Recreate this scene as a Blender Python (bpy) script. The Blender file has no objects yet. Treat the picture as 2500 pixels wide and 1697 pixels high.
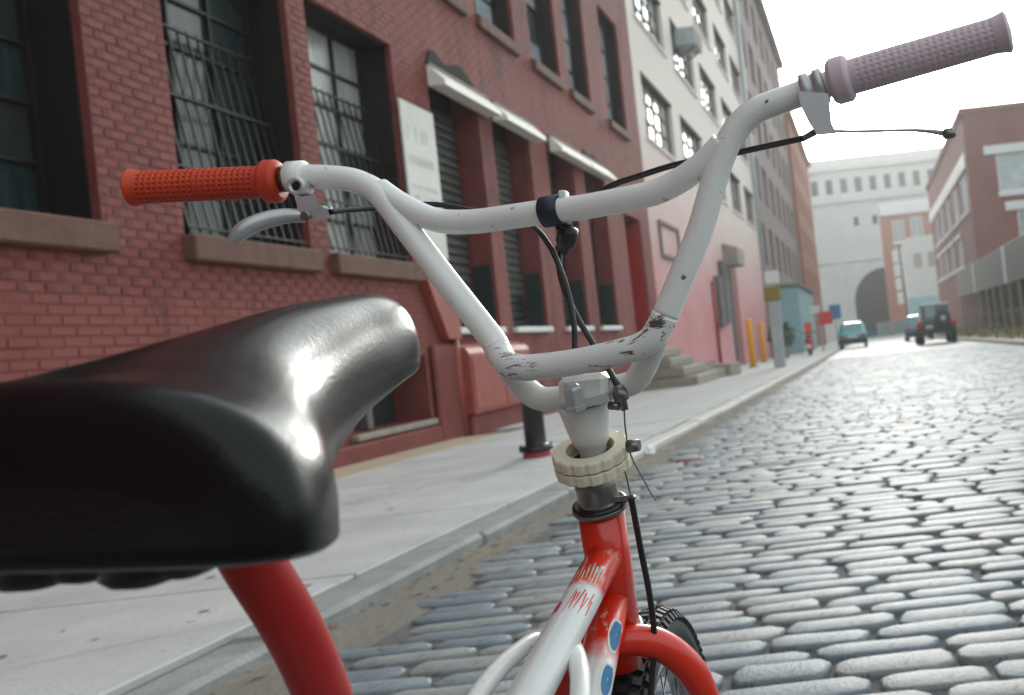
import bpy, bmesh, math, random
from mathutils import Vector, Matrix, noise
random.seed(7)
scene = bpy.context.scene
C = scene.collection
# ------------------------------------------------------------------ camera, world, sun, exposure
F, U0, V0, ROLL, H, S = 2500.0, 2120.0, 790.0, math.radians(6.2), .77, .0096
cr, sr = math.cos(ROLL), math.sin(ROLL)
cam = bpy.data.cameras.new('camera'); camo = bpy.data.objects.new('camera', cam); C.objects.link(camo)
cam.sensor_width = 36; cam.lens = 36 * F / 2500
cam.shift_x = -(U0 - 1250) / 2500; cam.shift_y = -(848.5 - V0) / 2500
cam.clip_start = .02; cam.clip_end = 3000
camo.matrix_world = Matrix(((cr, sr, 0, 0), (0, 0, -1, 0), (-sr, cr, 0, H), (0, 0, 0, 1)))
cam.dof.use_dof = True; cam.dof.focus_distance = .85; cam.dof.aperture_fstop = 10.5
scene.camera = camo
SUN = Vector((-.01, .97, .23)).normalized()
w = bpy.data.worlds.new('World'); scene.world = w; w.use_nodes = True
nt = w.node_tree; nt.nodes.clear()
out = nt.nodes.new('ShaderNodeOutputWorld'); sky = nt.nodes.new('ShaderNodeTexSky')
sky.sky_type = 'NISHITA'; sky.sun_disc = False
sky.sun_elevation = math.asin(SUN.z); sky.sun_rotation = math.atan2(SUN.x, SUN.y)
sky.dust_density = 6
b1 = nt.nodes.new('ShaderNodeBackground'); b1.inputs[1].default_value = .15
b2 = nt.nodes.new('ShaderNodeBackground'); b2.inputs[0].default_value = (.90, .985, 1, 1); b2.inputs[1].default_value = .75
mx = nt.nodes.new('ShaderNodeMixShader'); mx.inputs[0].default_value = .5
hs = nt.nodes.new('ShaderNodeHueSaturation'); hs.inputs['Saturation'].default_value = .25; tn = nt.nodes.new('ShaderNodeMixRGB'); tn.blend_type = 'MULTIPLY'; tn.inputs[0].default_value = 1; tn.inputs[2].default_value = (.90, .99, 1.0, 1)   # thin cloud: milky, not blue or yellow
nt.links.new(sky.outputs[0], hs.inputs['Color']); nt.links.new(hs.outputs[0], tn.inputs[1]); nt.links.new(tn.outputs[0], b1.inputs[0]); nt.links.new(b1.outputs[0], mx.inputs[1])
nt.links.new(b2.outputs[0], mx.inputs[2]); nt.links.new(mx.outputs[0], out.inputs[0])
sl = bpy.data.lights.new('sun', 'SUN'); sl.energy = .95; sl.angle = math.radians(14); sl.color = (1, .96, .90)
so = bpy.data.objects.new('sun', sl); C.objects.link(so); so.rotation_euler = SUN.to_track_quat('Z', 'Y').to_euler()
vs = scene.view_settings; vs.view_transform = 'Standard'; vs.look = 'None'; vs.gamma = 1; vs.use_curve_mapping = False
vs.exposure = 1.1

# ------------------------------------------------------------------ pixel -> place helpers
def dirn(u, v):
    a, b = u - U0, v - V0
    return (a * cr - b * sr) / F, (-a * sr - b * cr) / F
def P(u, v, Y):
    x, z = dirn(u, v); return Vector((x * Y, Y, H + z * Y))
def onwall(u, v, X=-5.0):
    x, z = dirn(u, v); Y = X / x; return Y, H + z * Y
def onground(u, v, z0=0.0):
    x, z = dirn(u, v); Y = (H - z0) / (-z - S); return Vector((x * Y, Y, z0 - S * Y))
def gz(Y, z0=0.0): return z0 - S * Y

# ------------------------------------------------------------------ materials
def mat(name, c1, c2=None, rough=.6, metal=0, nscale=4, bump=0, bscale=60, stretch=(1, 1, 1), chips=None, spec=.5, brick=None, coat=0, bdist=.01):
    m = bpy.data.materials.new(name); m.use_nodes = True; t = m.node_tree; N = t.nodes; L = t.links
    p = N['Principled BSDF']; p.inputs['Roughness'].default_value = rough; p.inputs['Metallic'].default_value = metal
    p.inputs['Specular IOR Level'].default_value = spec; p.inputs['Coat Weight'].default_value = coat
    tc = N.new('ShaderNodeTexCoord'); mp = N.new('ShaderNodeMapping'); mp.inputs[3].default_value = stretch
    L.new(tc.outputs['Object'], mp.inputs[0])
    c2 = c2 or tuple(x * .8 for x in c1)
    no = N.new('ShaderNodeTexNoise'); no.inputs['Scale'].default_value = nscale; no.inputs['Detail'].default_value = 7
    no.inputs['Roughness'].default_value = .62
    L.new(mp.outputs[0], no.inputs[0])
    rp = N.new('ShaderNodeValToRGB'); rp.color_ramp.elements[0].position = .32; rp.color_ramp.elements[1].position = .68
    rp.color_ramp.elements[0].color = (*c1, 1); rp.color_ramp.elements[1].color = (*c2, 1)
    L.new(no.outputs[0], rp.inputs[0]); col = rp.outputs[0]
    if brick:
        bt = N.new('ShaderNodeTexBrick'); bt.inputs['Scale'].default_value = 1
        bt.inputs['Brick Width'].default_value = .22; bt.inputs['Row Height'].default_value = .075; bt.inputs['Mortar Size'].default_value = .01
        bt.inputs['Color1'].default_value = (1, 1, 1, 1); bt.inputs['Color2'].default_value = (.72, .72, .72, 1); bt.inputs['Mortar'].default_value = (.6, .6, .6, 1)
        sx = N.new('ShaderNodeSeparateXYZ'); cb = N.new('ShaderNodeCombineXYZ'); ad = N.new('ShaderNodeMath')
        L.new(tc.outputs['Object'], sx.inputs[0]); L.new(sx.outputs[0], ad.inputs[0]); L.new(sx.outputs[1], ad.inputs[1])
        L.new(ad.outputs[0], cb.inputs[0]); L.new(sx.outputs[2], cb.inputs[1]); L.new(cb.outputs[0], bt.inputs[0])
        mu = N.new('ShaderNodeMixRGB'); mu.blend_type = 'MULTIPLY'; mu.inputs[0].default_value = brick
        L.new(col, mu.inputs[1]); L.new(bt.outputs[0], mu.inputs[2]); col = mu.outputs[0]
    if chips:
        cc, cs, ct = chips[:3]
        n2 = N.new('ShaderNodeTexNoise'); n2.inputs['Scale'].default_value = cs; n2.inputs['Detail'].default_value = 5; n2.inputs['Roughness'].default_value = .7
        L.new(mp.outputs[0], n2.inputs[0])
        r2 = N.new('ShaderNodeValToRGB'); r2.color_ramp.elements[0].position = ct; r2.color_ramp.elements[1].position = min(1, ct + .03)
        L.new(n2.outputs[0], r2.inputs[0])
        mc = N.new('ShaderNodeMixRGB'); mc.inputs[2].default_value = (*cc, 1)
        L.new(r2.outputs[0], mc.inputs[0]); L.new(col, mc.inputs[1]); col = mc.outputs[0]
    L.new(col, p.inputs['Base Color'])
    if bump:
        n3 = N.new('ShaderNodeTexNoise'); n3.inputs['Scale'].default_value = bscale; n3.inputs['Detail'].default_value = 5
        L.new(mp.outputs[0], n3.inputs[0]); bp = N.new('ShaderNodeBump'); bp.inputs['Strength'].default_value = bump; bp.inputs['Distance'].default_value = bdist
        L.new(n3.outputs[0], bp.inputs['Height']); L.new(bp.outputs[0], p.inputs['Normal'])
    return m
MT = {}
def K(n): return MT[n]
MT['brick'] = mat('painted_brick', (.190, .036, .029), (.262, .070, .060), rough=.75, nscale=1.3, bump=.3, bscale=90, stretch=(1, 1.6, .45), chips=((.135, .030, .024), .9, .55))
MT['mortar'] = mat('painted_mortar', (.160, .032, .026), (.222, .058, .050), rough=.85, nscale=3, bump=.3)
MT['redwood'] = mat('red_painted_panel', (.30, .052, .038), (.36, .085, .064), rough=.55, nscale=3, bump=.12)
MT['reddoor'] = mat('bright_red_paint', (.36, .022, .022), (.28, .018, .016), rough=.4, nscale=3)
MT['sill'] = mat('brownstone_sill', (.105, .046, .032), (.175, .085, .056), rough=.8, nscale=6, bump=.4, bscale=50)
MT['darkframe'] = mat('dark_window_steel', (.012, .010, .010), (.022, .017, .014), rough=.5, nscale=8)
MT['jamb'] = mat('dark_brown_casing', (.006, .004, .004), (.012, .006, .005), rough=.7, nscale=6)  # near-black lining paints the shade of the window reveals
MT['pane'] = mat('grimy_glass', (.012, .024, .026), (.034, .050, .050), rough=.2, nscale=3, stretch=(1, 4, .6), spec=.42)
MT['panelight'] = mat('whitewashed_glass', (.20, .23, .225), (.50, .51, .47), rough=.25, nscale=4, stretch=(1, 6, .6))  # pale for blinds behind the panes and for painted-in reflections
MT['panesky'] = mat('sky_glass', (.28, .35, .38), (.50, .56, .58), rough=.12, nscale=2, spec=.8)  # bright sky reflection painted into the pane colour
MT['green'] = mat('dark_green_shutter', (.008, .022, .019), (.016, .034, .029), rough=.45, nscale=5)
MT['slatgrey'] = mat('dusty_shutter_slat', (.05, .052, .048), (.10, .096, .085), rough=.55, nscale=5)
MT['canopy'] = mat('cream_fascia', (.86, .83, .76), (.78, .74, .64), rough=.5, nscale=5)
MT['signw'] = mat('white_painted_board', (.74, .73, .68), (.64, .63, .57), rough=.6, nscale=3, bump=.1)
MT['ink'] = mat('faded_lettering', (.56, .55, .50), (.64, .63, .575), rough=.7, nscale=9)
MT['soot'] = mat('sooty_tar', (.012, .010, .010), (.03, .02, .018), rough=.9, nscale=8)  # matt black for the patches above the light boxes
MT['tan'] = mat('tan_concrete', (.46, .37, .25), (.40, .32, .24), rough=.9, nscale=2.5, bump=.3, bscale=40, chips=((.30, .25, .20), 1.6, .60))
MT['slab'] = mat('pale_concrete', (.55, .55, .535), (.40, .405, .395), rough=.85, nscale=1.6, bump=.25, bscale=70, chips=((.30, .305, .30), 16, .635))
MT['joint'] = mat('joint_dirt', (.10, .095, .085), (.16, .15, .13), rough=.95)
MT['kerb'] = mat('granite_kerb', (.22, .228, .225), (.33, .335, .325), rough=.8, nscale=5, bump=.4, bscale=60, chips=((.22, .20, .17), 6, .62))
MT['kerbpale'] = mat('worn_pale_kerb', (.62, .60, .56), (.52, .50, .47), rough=.8, nscale=4, bump=.3)  # paler stones for the farther stretch of kerb
MT['dirt'] = mat('road_dirt', (.075, .080, .080), (.14, .142, .136), rough=.9, nscale=2.5, bump=.6, bscale=60)
MT['gutter'] = mat('gutter_dirt', (.20, .18, .145), (.15, .14, .125), rough=.95, nscale=3, bump=.8, bscale=45, chips=((.27, .215, .14), 2.2, .58), stretch=(1, .35, 1))
for i, (a, b) in enumerate((((.165, .205, .228), (.24, .284, .308)), ((.13, .166, .19), (.19, .228, .252)), ((.215, .232, .235), (.30, .312, .312)))):
    MT['cobble%d' % i] = mat('granite_cobble', a, b, rough=.55, nscale=14, bump=.6, bscale=120, chips=((.11, .12, .125), 45, .60), spec=.34, bdist=.006)
MT['pink'] = mat('pink_paint', (.60, .29, .295), (.66, .36, .35), rough=.8, nscale=.9, bump=.15, bscale=30, chips=((.55, .31, .30), .8, .6))
MT['cream'] = mat('cream_paint', (.80, .70, .64), (.74, .65, .60), rough=.8, nscale=.7, bump=.12, bscale=30)
MT['pinkframe'] = mat('weathered_brown_wood', (.16, .11, .09), (.24, .17, .13), rough=.8)
MT['greybrick'] = mat('grey_brown_brick', (.24, .19, .185), (.32, .25, .24), rough=.9, nscale=.6, brick=.6)
MT['redbrick'] = mat('red_brick', (.40, .13, .07), (.48, .18, .11), rough=.9, nscale=.7, brick=.7)
MT['rightbrick'] = mat('dull_red_brick', (.21, .056, .042), (.28, .085, .062), rough=.9, nscale=.5, brick=.7)
MT['sootbrick'] = mat('soot_black_brick', (.05, .045, .043), (.08, .07, .065), rough=.9, nscale=.6, brick=.6)  # near-black brick for the light-blocking wall added behind the viewer
MT['stone'] = mat('anchorage_granite', (.60, .585, .56), (.68, .66, .63), rough=.9, nscale=.25, brick=.15)
MT['dark'] = mat('unlit_interior', (.012, .014, .014), (.02, .022, .022), rough=.9)
MT['white'] = mat('white_trim', (.78, .78, .76), (.70, .70, .68), rough=.6)
MT['greymetal'] = mat('grey_corrugated', (.10, .10, .098), (.15, .15, .146), rough=.6, nscale=1.5, stretch=(6, 6, .4))
MT['galv'] = mat('galvanised_steel', (.36, .40, .41), (.46, .50, .50), rough=.45, metal=.3, nscale=6)
MT['olive'] = mat('olive_sign', (.22, .17, .03), (.28, .21, .05), rough=.6)
MT['yellow'] = mat('yellow_paint', (.86, .42, .02), (.78, .35, .02), rough=.5, chips=((.35, .2, .06), 7, .68))
MT['black'] = mat('black_paint', (.010, .011, .012), (.02, .02, .021), rough=.35, nscale=8)
MT['redpaint'] = mat('faded_red_paint', (.50, .08, .07), (.42, .06, .05), rough=.6)
MT['concrete'] = mat('rough_concrete', (.36, .32, .27), (.27, .24, .20), rough=.9, nscale=6, bump=.5, bscale=40)
MT['teal'] = mat('teal_plywood', (.24, .43, .45), (.30, .48, .49), rough=.7, nscale=1.2)
MT['blue'] = mat('blue_panel', (.03, .17, .40), (.04, .20, .44), rough=.5)
MT['leaf'] = mat('leaves', (.035, .075, .035), (.07, .13, .06), rough=.6, nscale=12)
MT['weed'] = mat('dry_weeds', (.13, .15, .05), (.20, .18, .08), rough=.8, nscale=9)
MT['rubber'] = mat('black_rubber', (.015, .017, .02), (.03, .034, .04), rough=.65, nscale=20)
MT['barwhite'] = mat('chipped_white_paint', (.87, .88, .86), (.80, .81, .785), rough=.3, nscale=9, chips=((.10, .075, .06), 105, .655), coat=.25)
MT['barscuff'] = mat('scuffed_white_paint', (.80, .81, .79), (.72, .73, .71), rough=.35, nscale=14, chips=((.10, .08, .07), 120, .555), stretch=(.2, 1, 1), coat=.2)
MT['stemwhite'] = mat('cast_white_paint', (.80, .80, .775), (.74, .74, .70), rough=.38, nscale=20, chips=((.20, .14, .10), 40, .70))
MT['chrome'] = mat('tarnished_chrome', (.55, .56, .56), (.32, .33, .33), rough=.2, metal=1, nscale=30)
MT['steel'] = mat('grimy_steel', (.16, .16, .155), (.30, .29, .27), rough=.35, metal=.9, nscale=40)
MT['alloy'] = mat('dull_alloy', (.46, .46, .475), (.58, .58, .59), rough=.42, metal=.55, nscale=25)
MT['ivory'] = mat('yellowed_plastic', (.80, .745, .61), (.70, .62, .46), rough=.5, nscale=18, chips=((.36, .27, .15), 45, .66))
MT['red'] = mat('red_enamel', (.74, .032, .012), (.68, .026, .010), rough=.3, nscale=6, chips=((.72, .45, .36), 46, .735), coat=.4)
MT['deepred'] = mat('dark_red_enamel', (.50, .014, .010), (.42, .010, .008), rough=.4, nscale=4)
MT['grip'] = mat('red_orange_rubber', (.60, .055, .012), (.52, .035, .010), rough=.5, nscale=15)
MT['gripmauve'] = mat('faded_mauve_rubber', (.64, .53, .60), (.70, .58, .64), rough=.55, nscale=15)  # mauve paints lens-flare paling into the right grip's colour
MT['saddle'] = mat('black_vinyl', (.004, .004, .005), (.006, .006, .007), rough=.24, nscale=10, bump=.3, bscale=430, spec=.30, bdist=.0006)
MT['navy'] = mat('navy_rubber', (.012, .016, .035), (.02, .026, .05), rough=.5)
MT['decal'] = mat('blue_decal', (.02, .16, .36), (.03, .20, .42), rough=.35)
MT['carteal'] = mat('teal_car_paint', (.06, .36, .40), (.08, .40, .43), rough=.25, coat=.6)
MT['carblue'] = mat('blue_car_paint', (.05, .20, .28), (.06, .24, .33), rough=.25, coat=.6)
MT['cardark'] = mat('dark_green_car_paint', (.012, .022, .022), (.02, .03, .03), rough=.3, coat=.5)
MT['carglass'] = mat('car_glass', (.10, .20, .20), (.16, .27, .27), rough=.1, spec=.7)
MT['taillight'] = mat('red_lens', (.55, .02, .015), (.45, .02, .015), rough=.25)
MT['signred'] = mat('red_sign_face', (.66, .035, .03), (.60, .03, .03), rough=.5)
MT['orange'] = mat('orange_board', (.68, .10, .04), (.60, .09, .04), rough=.5)
# red paint that was oversprayed into white: real paint boundary along the tube
def fade_mat(name, point, axis, soft):
    m = mat(name, (.74, .032, .012), (.68, .026, .010), rough=.3, nscale=6, chips=((.66, .42, .28), 48, .575), coat=.35, stretch=(1.6, .7, .7))
    t = m.node_tree; N = t.nodes; L = t.links; p = N['Principled BSDF']
    old = p.inputs['Base Color'].links[0].from_socket
    tc = N.new('ShaderNodeTexCoord'); su = N.new('ShaderNodeVectorMath'); su.operation = 'SUBTRACT'; su.inputs[1].default_value = point
    do = N.new('ShaderNodeVectorMath'); do.operation = 'DOT_PRODUCT'; do.inputs[1].default_value = axis
    L.new(tc.outputs['Object'], su.inputs[0]); L.new(su.outputs[0], do.inputs[0])
    no = N.new('ShaderNodeTexNoise'); no.inputs['Scale'].default_value = 70; no.inputs['Detail'].default_value = 6; L.new(tc.outputs['Object'], no.inputs[0])
    ad = N.new('ShaderNodeMath'); ad.operation = 'MULTIPLY_ADD'; ad.inputs[1].default_value = .03; L.new(no.outputs[0], ad.inputs[0]); L.new(do.outputs['Value'], ad.inputs[2])
    r = N.new('ShaderNodeMapRange'); r.inputs[1].default_value = .015 - soft; r.inputs[2].default_value = .015 + soft; L.new(ad.outputs[0], r.inputs[0])
    mx = N.new('ShaderNodeMixRGB'); mx.inputs[1].default_value = (.74, .75, .74, 1); L.new(r.outputs[0], mx.inputs[0]); L.new(old, mx.inputs[2])
    L.new(mx.outputs[0], p.inputs['Base Color']); return m

# ------------------------------------------------------------------ objects
ORG = {}
def tag(o, label=None, cat=None, group=None, kind=None):
    if label: o['label'] = label
    if cat: o['category'] = cat
    if group: o['group'] = group
    if kind: o['kind'] = kind
    return o
def thing(name, label, cat, loc=(0, 0, 0), group=None):
    o = bpy.data.objects.new(name, None); C.objects.link(o); o.location = loc; o.empty_display_size = .1
    ORG[o] = Vector(loc); return tag(o, label, cat, group)
def child(o, parent):
    o.parent = parent; ORG[o] = ORG[parent]; return o
def copy_tree(o, parent=None):
    c = o.copy(); C.objects.link(c); c.parent = parent; ORG[c] = ORG.get(o, Vector())
    for ch in list(o.children): copy_tree(ch, c)
    return c
class MB:
    def __init__(s): s.v = []; s.f = []; s.sm = []
    def add(s, vs, fs, smooth=False):
        n = len(s.v); s.v += [Vector(v) for v in vs]
        for f in fs: s.f.append([i + n for i in f]); s.sm.append(smooth)
        return s
    def box(s, x0, x1, y0, y1, z0, z1, shear=0):
        # shear: slope of the base along Y (follows the road)
        x0, x1 = sorted((x0, x1)); y0, y1 = sorted((y0, y1)); z0, z1 = sorted((z0, z1))
        vs = [(x, y, z + shear * y) for z in (z0, z1) for y in (y0, y1) for x in (x0, x1)]
        return s.add(vs, [(0, 2, 3, 1), (4, 5, 7, 6), (0, 1, 5, 4), (2, 6, 7, 3), (0, 4, 6, 2), (1, 3, 7, 5)])
    def bbox(s, x0, x1, y0, y1, z0, z1, b=.01):
        # box with chamfered edges
        x0, x1 = sorted((x0, x1)); y0, y1 = sorted((y0, y1)); z0, z1 = sorted((z0, z1))
        b = min(b, (x1 - x0) * .4, (y1 - y0) * .4, (z1 - z0) * .4)
        bm = bmesh.new(); bmesh.ops.create_cube(bm, size=1)
        bmesh.ops.scale(bm, vec=(x1 - x0, y1 - y0, z1 - z0), verts=bm.verts)
        bmesh.ops.bevel(bm, geom=bm.edges[:], offset=b, segments=1, affect='EDGES')
        bm.verts.index_update(); o = Vector(((x0 + x1) / 2, (y0 + y1) / 2, (z0 + z1) / 2))
        s.add([v.co + o for v in bm.verts], [[v.index for v in f.verts] for f in bm.faces]); bm.free(); return s
    def obox(s, a, b, wx, wz, up=(0, 0, 1)):
        # bar from a to b with cross-section wx * wz
        a, b = Vector(a), Vector(b); t = (b - a).normalized(); up = Vector(up)
        if abs(t.dot(up)) > .98: up = Vector((0, 1, 0))
        x = t.cross(up).normalized() * wx / 2; y = x.cross(t).normalized() * wz / 2
        vs = [p + i * x + j * y for p in (a, b) for i, j in ((-1, -1), (1, -1), (1, 1), (-1, 1))]
        return s.add(vs, [(3, 2, 1, 0), (4, 5, 6, 7), (0, 1, 5, 4), (1, 2, 6, 5), (2, 3, 7, 6), (3, 0, 4, 7)])
    def prism(s, poly, axis, lo, hi):
        # polygon extruded along axis 0/1/2; poly gives the two other coordinates in order
        def mk(p, q): r = list(p); r.insert(axis, q); return r
        n = len(poly); vs = [mk(p, lo) for p in poly] + [mk(p, hi) for p in poly]
        return s.add(vs, [list(range(n))[::-1], list(range(n, 2 * n))] + [(i, (i + 1) % n, (i + 1) % n + n, i + n) for i in range(n)])
    def tube(s, pts, r, seg=16, cap=True, smooth=True, mod=None):
        pts = [Vector(p) for p in pts]; n = len(pts); rr = r if isinstance(r, (list, tuple)) else [r] * n
        base = len(s.v); t0 = (pts[1] - pts[0]).normalized(); nx = t0.orthogonal().normalized(); vs = []
        for i, p in enumerate(pts):
            t = (pts[min(i + 1, n - 1)] - pts[max(i - 1, 0)]).normalized()
            nx = (nx - t * nx.dot(t)).normalized(); ny = t.cross(nx)
            for k in range(seg):
                a = 2 * math.pi * k / seg; q = rr[i] + (mod(i, k) if mod else 0)
                vs.append(p + (nx * math.cos(a) + ny * math.sin(a)) * q)
        fs = [(i * seg + k, i * seg + (k + 1) % seg, (i + 1) * seg + (k + 1) % seg, (i + 1) * seg + k) for i in range(n - 1) for k in range(seg)]
        s.add(vs, fs, smooth)
        if cap:
            s.f.append([base + k for k in range(seg)][::-1]); s.sm.append(False)
            s.f.append([base + (n - 1) * seg + k for k in range(seg)]); s.sm.append(False)
        return s
    def lathe(s, o, axis, prof, seg=24, smooth=True, mod=None, cap=True):
        # prof: (distance along the axis, radius)
        o = Vector(o); a = Vector(axis).normalized(); nx = a.orthogonal().normalized(); ny = a.cross(nx); base = len(s.v); vs = []
        for i, (h, r) in enumerate(prof):
            for k in range(seg):
                q = 2 * math.pi * k / seg; rq = r + (mod(i, k) if mod else 0)
                vs.append(o + a * h + (nx * math.cos(q) + ny * math.sin(q)) * rq)
        n = len(prof)
        s.add(vs, [(i * seg + k, i * seg + (k + 1) % seg, (i + 1) * seg + (k + 1) % seg, (i + 1) * seg + k) for i in range(n - 1) for k in range(seg)], smooth)
        if cap:
            s.f.append([base + k for k in range(seg)][::-1]); s.sm.append(False)
            s.f.append([base + (n - 1) * seg + k for k in range(seg)]); s.sm.append(False)
        return s
    def mesh(s, name, m, off=Vector()):
        me = bpy.data.meshes.new(name); me.from_pydata([v - off for v in s.v], [], s.f)
        me.polygons.foreach_set('use_smooth', s.sm); me.update()
        bm = bmesh.new(); bm.from_mesh(me); bmesh.ops.recalc_face_normals(bm, faces=bm.faces[:]); bm.to_mesh(me); bm.free()
        if m: me.materials.append(K(m) if isinstance(m, str) else m)
        return me
    def obj(s, name, m, parent=None):
        off = ORG[parent] if parent else Vector()
        o = bpy.data.objects.new(name, s.mesh(name, m, off)); C.objects.link(o)
        if parent: o.parent = parent; ORG[o] = off
        else: ORG[o] = Vector()
        return o
def cat_rom(pts, n=6):
    # smooth path through points (any dimension)
    pts = [Vector(p) for p in pts]; out = []
    for i in range(len(pts) - 1):
        p0, p1, p2, p3 = pts[max(i - 1, 0)], pts[i], pts[i + 1], pts[min(i + 2, len(pts) - 1)]
        for k in range(n):
            t = k / n
            out.append(.5 * ((2 * p1) + (p2 - p0) * t + (2 * p0 - 5 * p1 + 4 * p2 - p3) * t * t + (3 * p1 - p0 - 3 * p2 + p3) * t ** 3))
    out.append(pts[-1]); return out
def pix(l, n=6): return cat_rom([P(*p) for p in l], n)

# ------------------------------------------------------------------ GROUND: road, cobbles, kerb, sidewalk
KX0, KX1 = -2.02, -1.84           # kerb stones between sidewalk and road
RX = 4.2                          # right edge of the road
def gfill(x):                     # dirt lies higher in the gutter
    t = max(0, min(1, (x - KX1) / 1.3)); return -.001 - .0065 * t
road = MB(); xs = [KX1 - .1, -1.7, -1.4, -1.0, -.5, 0, 1, 2, 3, RX]; ys = [-6, 0, 2, 5, 10, 20, 40, 80, 160, 330]
nv = len(xs)
road.add([(x, y, gz(y, gfill(x))) for y in ys for x in xs], [(j * nv + i, j * nv + i + 1, (j + 1) * nv + i + 1, (j + 1) * nv + i) for j in range(len(ys) - 1) for i in range(nv - 1)], True)
roado = tag(road.obj('road', 'dirt'), kind='structure')
gt = MB(); gy = [-4 + .5 * i for i in range(130)]
for j in range(len(gy) - 1):
    def wd(y): return KX1 + .26 + .14 * noise.noise(Vector((0, y * .7, 3)))
    y0, y1 = gy[j], gy[j + 1]
    gt.add([(KX1 - .02, y0, gz(y0, .012)), (wd(y0) - .1, y0, gz(y0, .010)), (wd(y0), y0, gz(y0, gfill(wd(y0)) + .001)), (KX1 - .02, y1, gz(y1, .012)), (wd(y1) - .1, y1, gz(y1, .010)), (wd(y1), y1, gz(y1, gfill(wd(y1)) + .001))], [(0, 1, 4, 3), (1, 2, 5, 4)], True)
gto = gt.obj('gutter_dirt', 'gutter', roado)
# cobbles: rounded granite setts in rows across the street
def cobble_verts(l, wdt, h, seed):
    rnd = random.Random(seed); rings = []
    for (ins, z) in ((0, -.04), (.0005, -.005), (.003, h * .55), (.010, h)):
        ring = []
        for (ax, ay) in ((-1, -.55), (-.8, -1), (-.25, -1), (.3, -1), (.82, -1), (1, -.5), (1, .5), (.8, 1), (.2, 1), (-.3, 1), (-.82, 1), (-1, .5)):
            ring.append((ax * (l / 2 - ins) , ay * (wdt / 2 - ins * .8), z))
        rings.append(ring)
    jit = [(rnd.uniform(-.009, .009), rnd.uniform(-.005, .005)) for _ in range(12)]
    vs = [(p[0] + j[0], p[1] + j[1], p[2]) for r in rings for p, j in zip(r, jit)]
    vs += [(-l * .2, 0, h + .0006), (l * .2, 0, h + .0006)]
    fs = [(i * 12 + k, i * 12 + (k + 1) % 12, (i + 1) * 12 + (k + 1) % 12, (i + 1) * 12 + k) for i in range(3) for k in range(12)]
    a, b = 48, 49; T = 36
    for k in range(12):
        k2 = (k + 1) % 12
        c0 = a if k in (0, 1, 2, 9, 10, 11) else b; c1 = a if k2 in (0, 1, 2, 9, 10, 11) else b
        fs.append((T + k, T + k2, c0) if c0 == c1 else (T + k, T + k2, c1, c0))
    return vs, fs
stones = []; y = 1.15; row = 0
while y < 36:
    dpt = random.uniform(.098, .124); x = KX1 + .12 + random.uniform(0, .22); sway = .02 * math.sin(y * 1.7)
    while x < RX - .1:
        l = random.uniform(.23, .40)
        stones.append((x + l / 2, y + dpt / 2 + sway * math.sin(x * 1.3) + random.uniform(-.008, .008), l - random.uniform(.008, .022), dpt - random.uniform(.006, .015), random.uniform(-.02, .02), random.uniform(-.004, .005)))
        x += l
    y += dpt + random.uniform(.003, .009); row += 1
def scr(p):
    a, b = p.x / p.y * F, (p.z - H) / p.y * F
    return U0 + a * cr - b * sr, V0 - a * sr - b * cr
def vis(sx, sy):
    u, v = scr(Vector((sx, sy, gz(sy)))); return -60 < u < 2560 and v < 1760
stones.sort(key=lambda s: (0 if vis(s[0], s[1]) else 1, s[1]))
protos = []
for i in range(30):
    l, wd_ = .21 + .0042 * i, .108
    mbx = MB(); vs, fs = cobble_verts(l, wd_, .006, i); mbx.add(vs, fs, True)
    protos.append((l, mbx.mesh('cobble', 'cobble%d' % (i % 3))))
rest = [MB(), MB(), MB()]
for n, (sx, sy, l, dw, rot, dz) in enumerate(stones):
    if n < 300:
        pl, me = min(protos, key=lambda q: abs(q[0] - l) + random.uniform(0, .02))
        o = bpy.data.objects.new('cobble', me); C.objects.link(o); o.parent = roado
        o.location = (sx, sy, gz(sy, dz)); o.rotation_euler = (random.uniform(-.022, .022), random.uniform(-.012, .012), rot); o.scale = (l / pl, dw / .108, 1)
    else:
        vs, fs = cobble_verts(l, dw, .006, n % 97); ca, sa = math.cos(rot), math.sin(rot)
        rest[n % 3].add([(sx + a * ca - b * sa, sy + a * sa + b * ca, gz(sy, dz) + c) for a, b, c in vs], fs, True)
cf = MB(); mats_idx = []
for i in range(3):
    k0 = len(cf.f); cf.add(rest[i].v, rest[i].f, True); mats_idx += [i] * (len(cf.f) - k0)
fo = cf.obj('cobble_paving', 'cobble0', roado); fo.data.materials.append(K('cobble1')); fo.data.materials.append(K('cobble2'))
fo.data.polygons.foreach_set('material_index', mats_idx); fo['kind'] = 'stuff'
far = MB(); far.add([(KX1 + .12, 35.8, gz(35.8, .004)), (RX, 35.8, gz(35.8, .004)), (RX, 225, gz(225, .004)), (KX1 + .12, 225, gz(225, .004))], [(0, 1, 2, 3)])
far.obj('distant_paving', mat('distant_setts', (.18, .20, .212), (.25, .27, .28), rough=.6, spec=.3, nscale=3, stretch=(1, 3, 1), bump=.6, bscale=5), roado)
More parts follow.
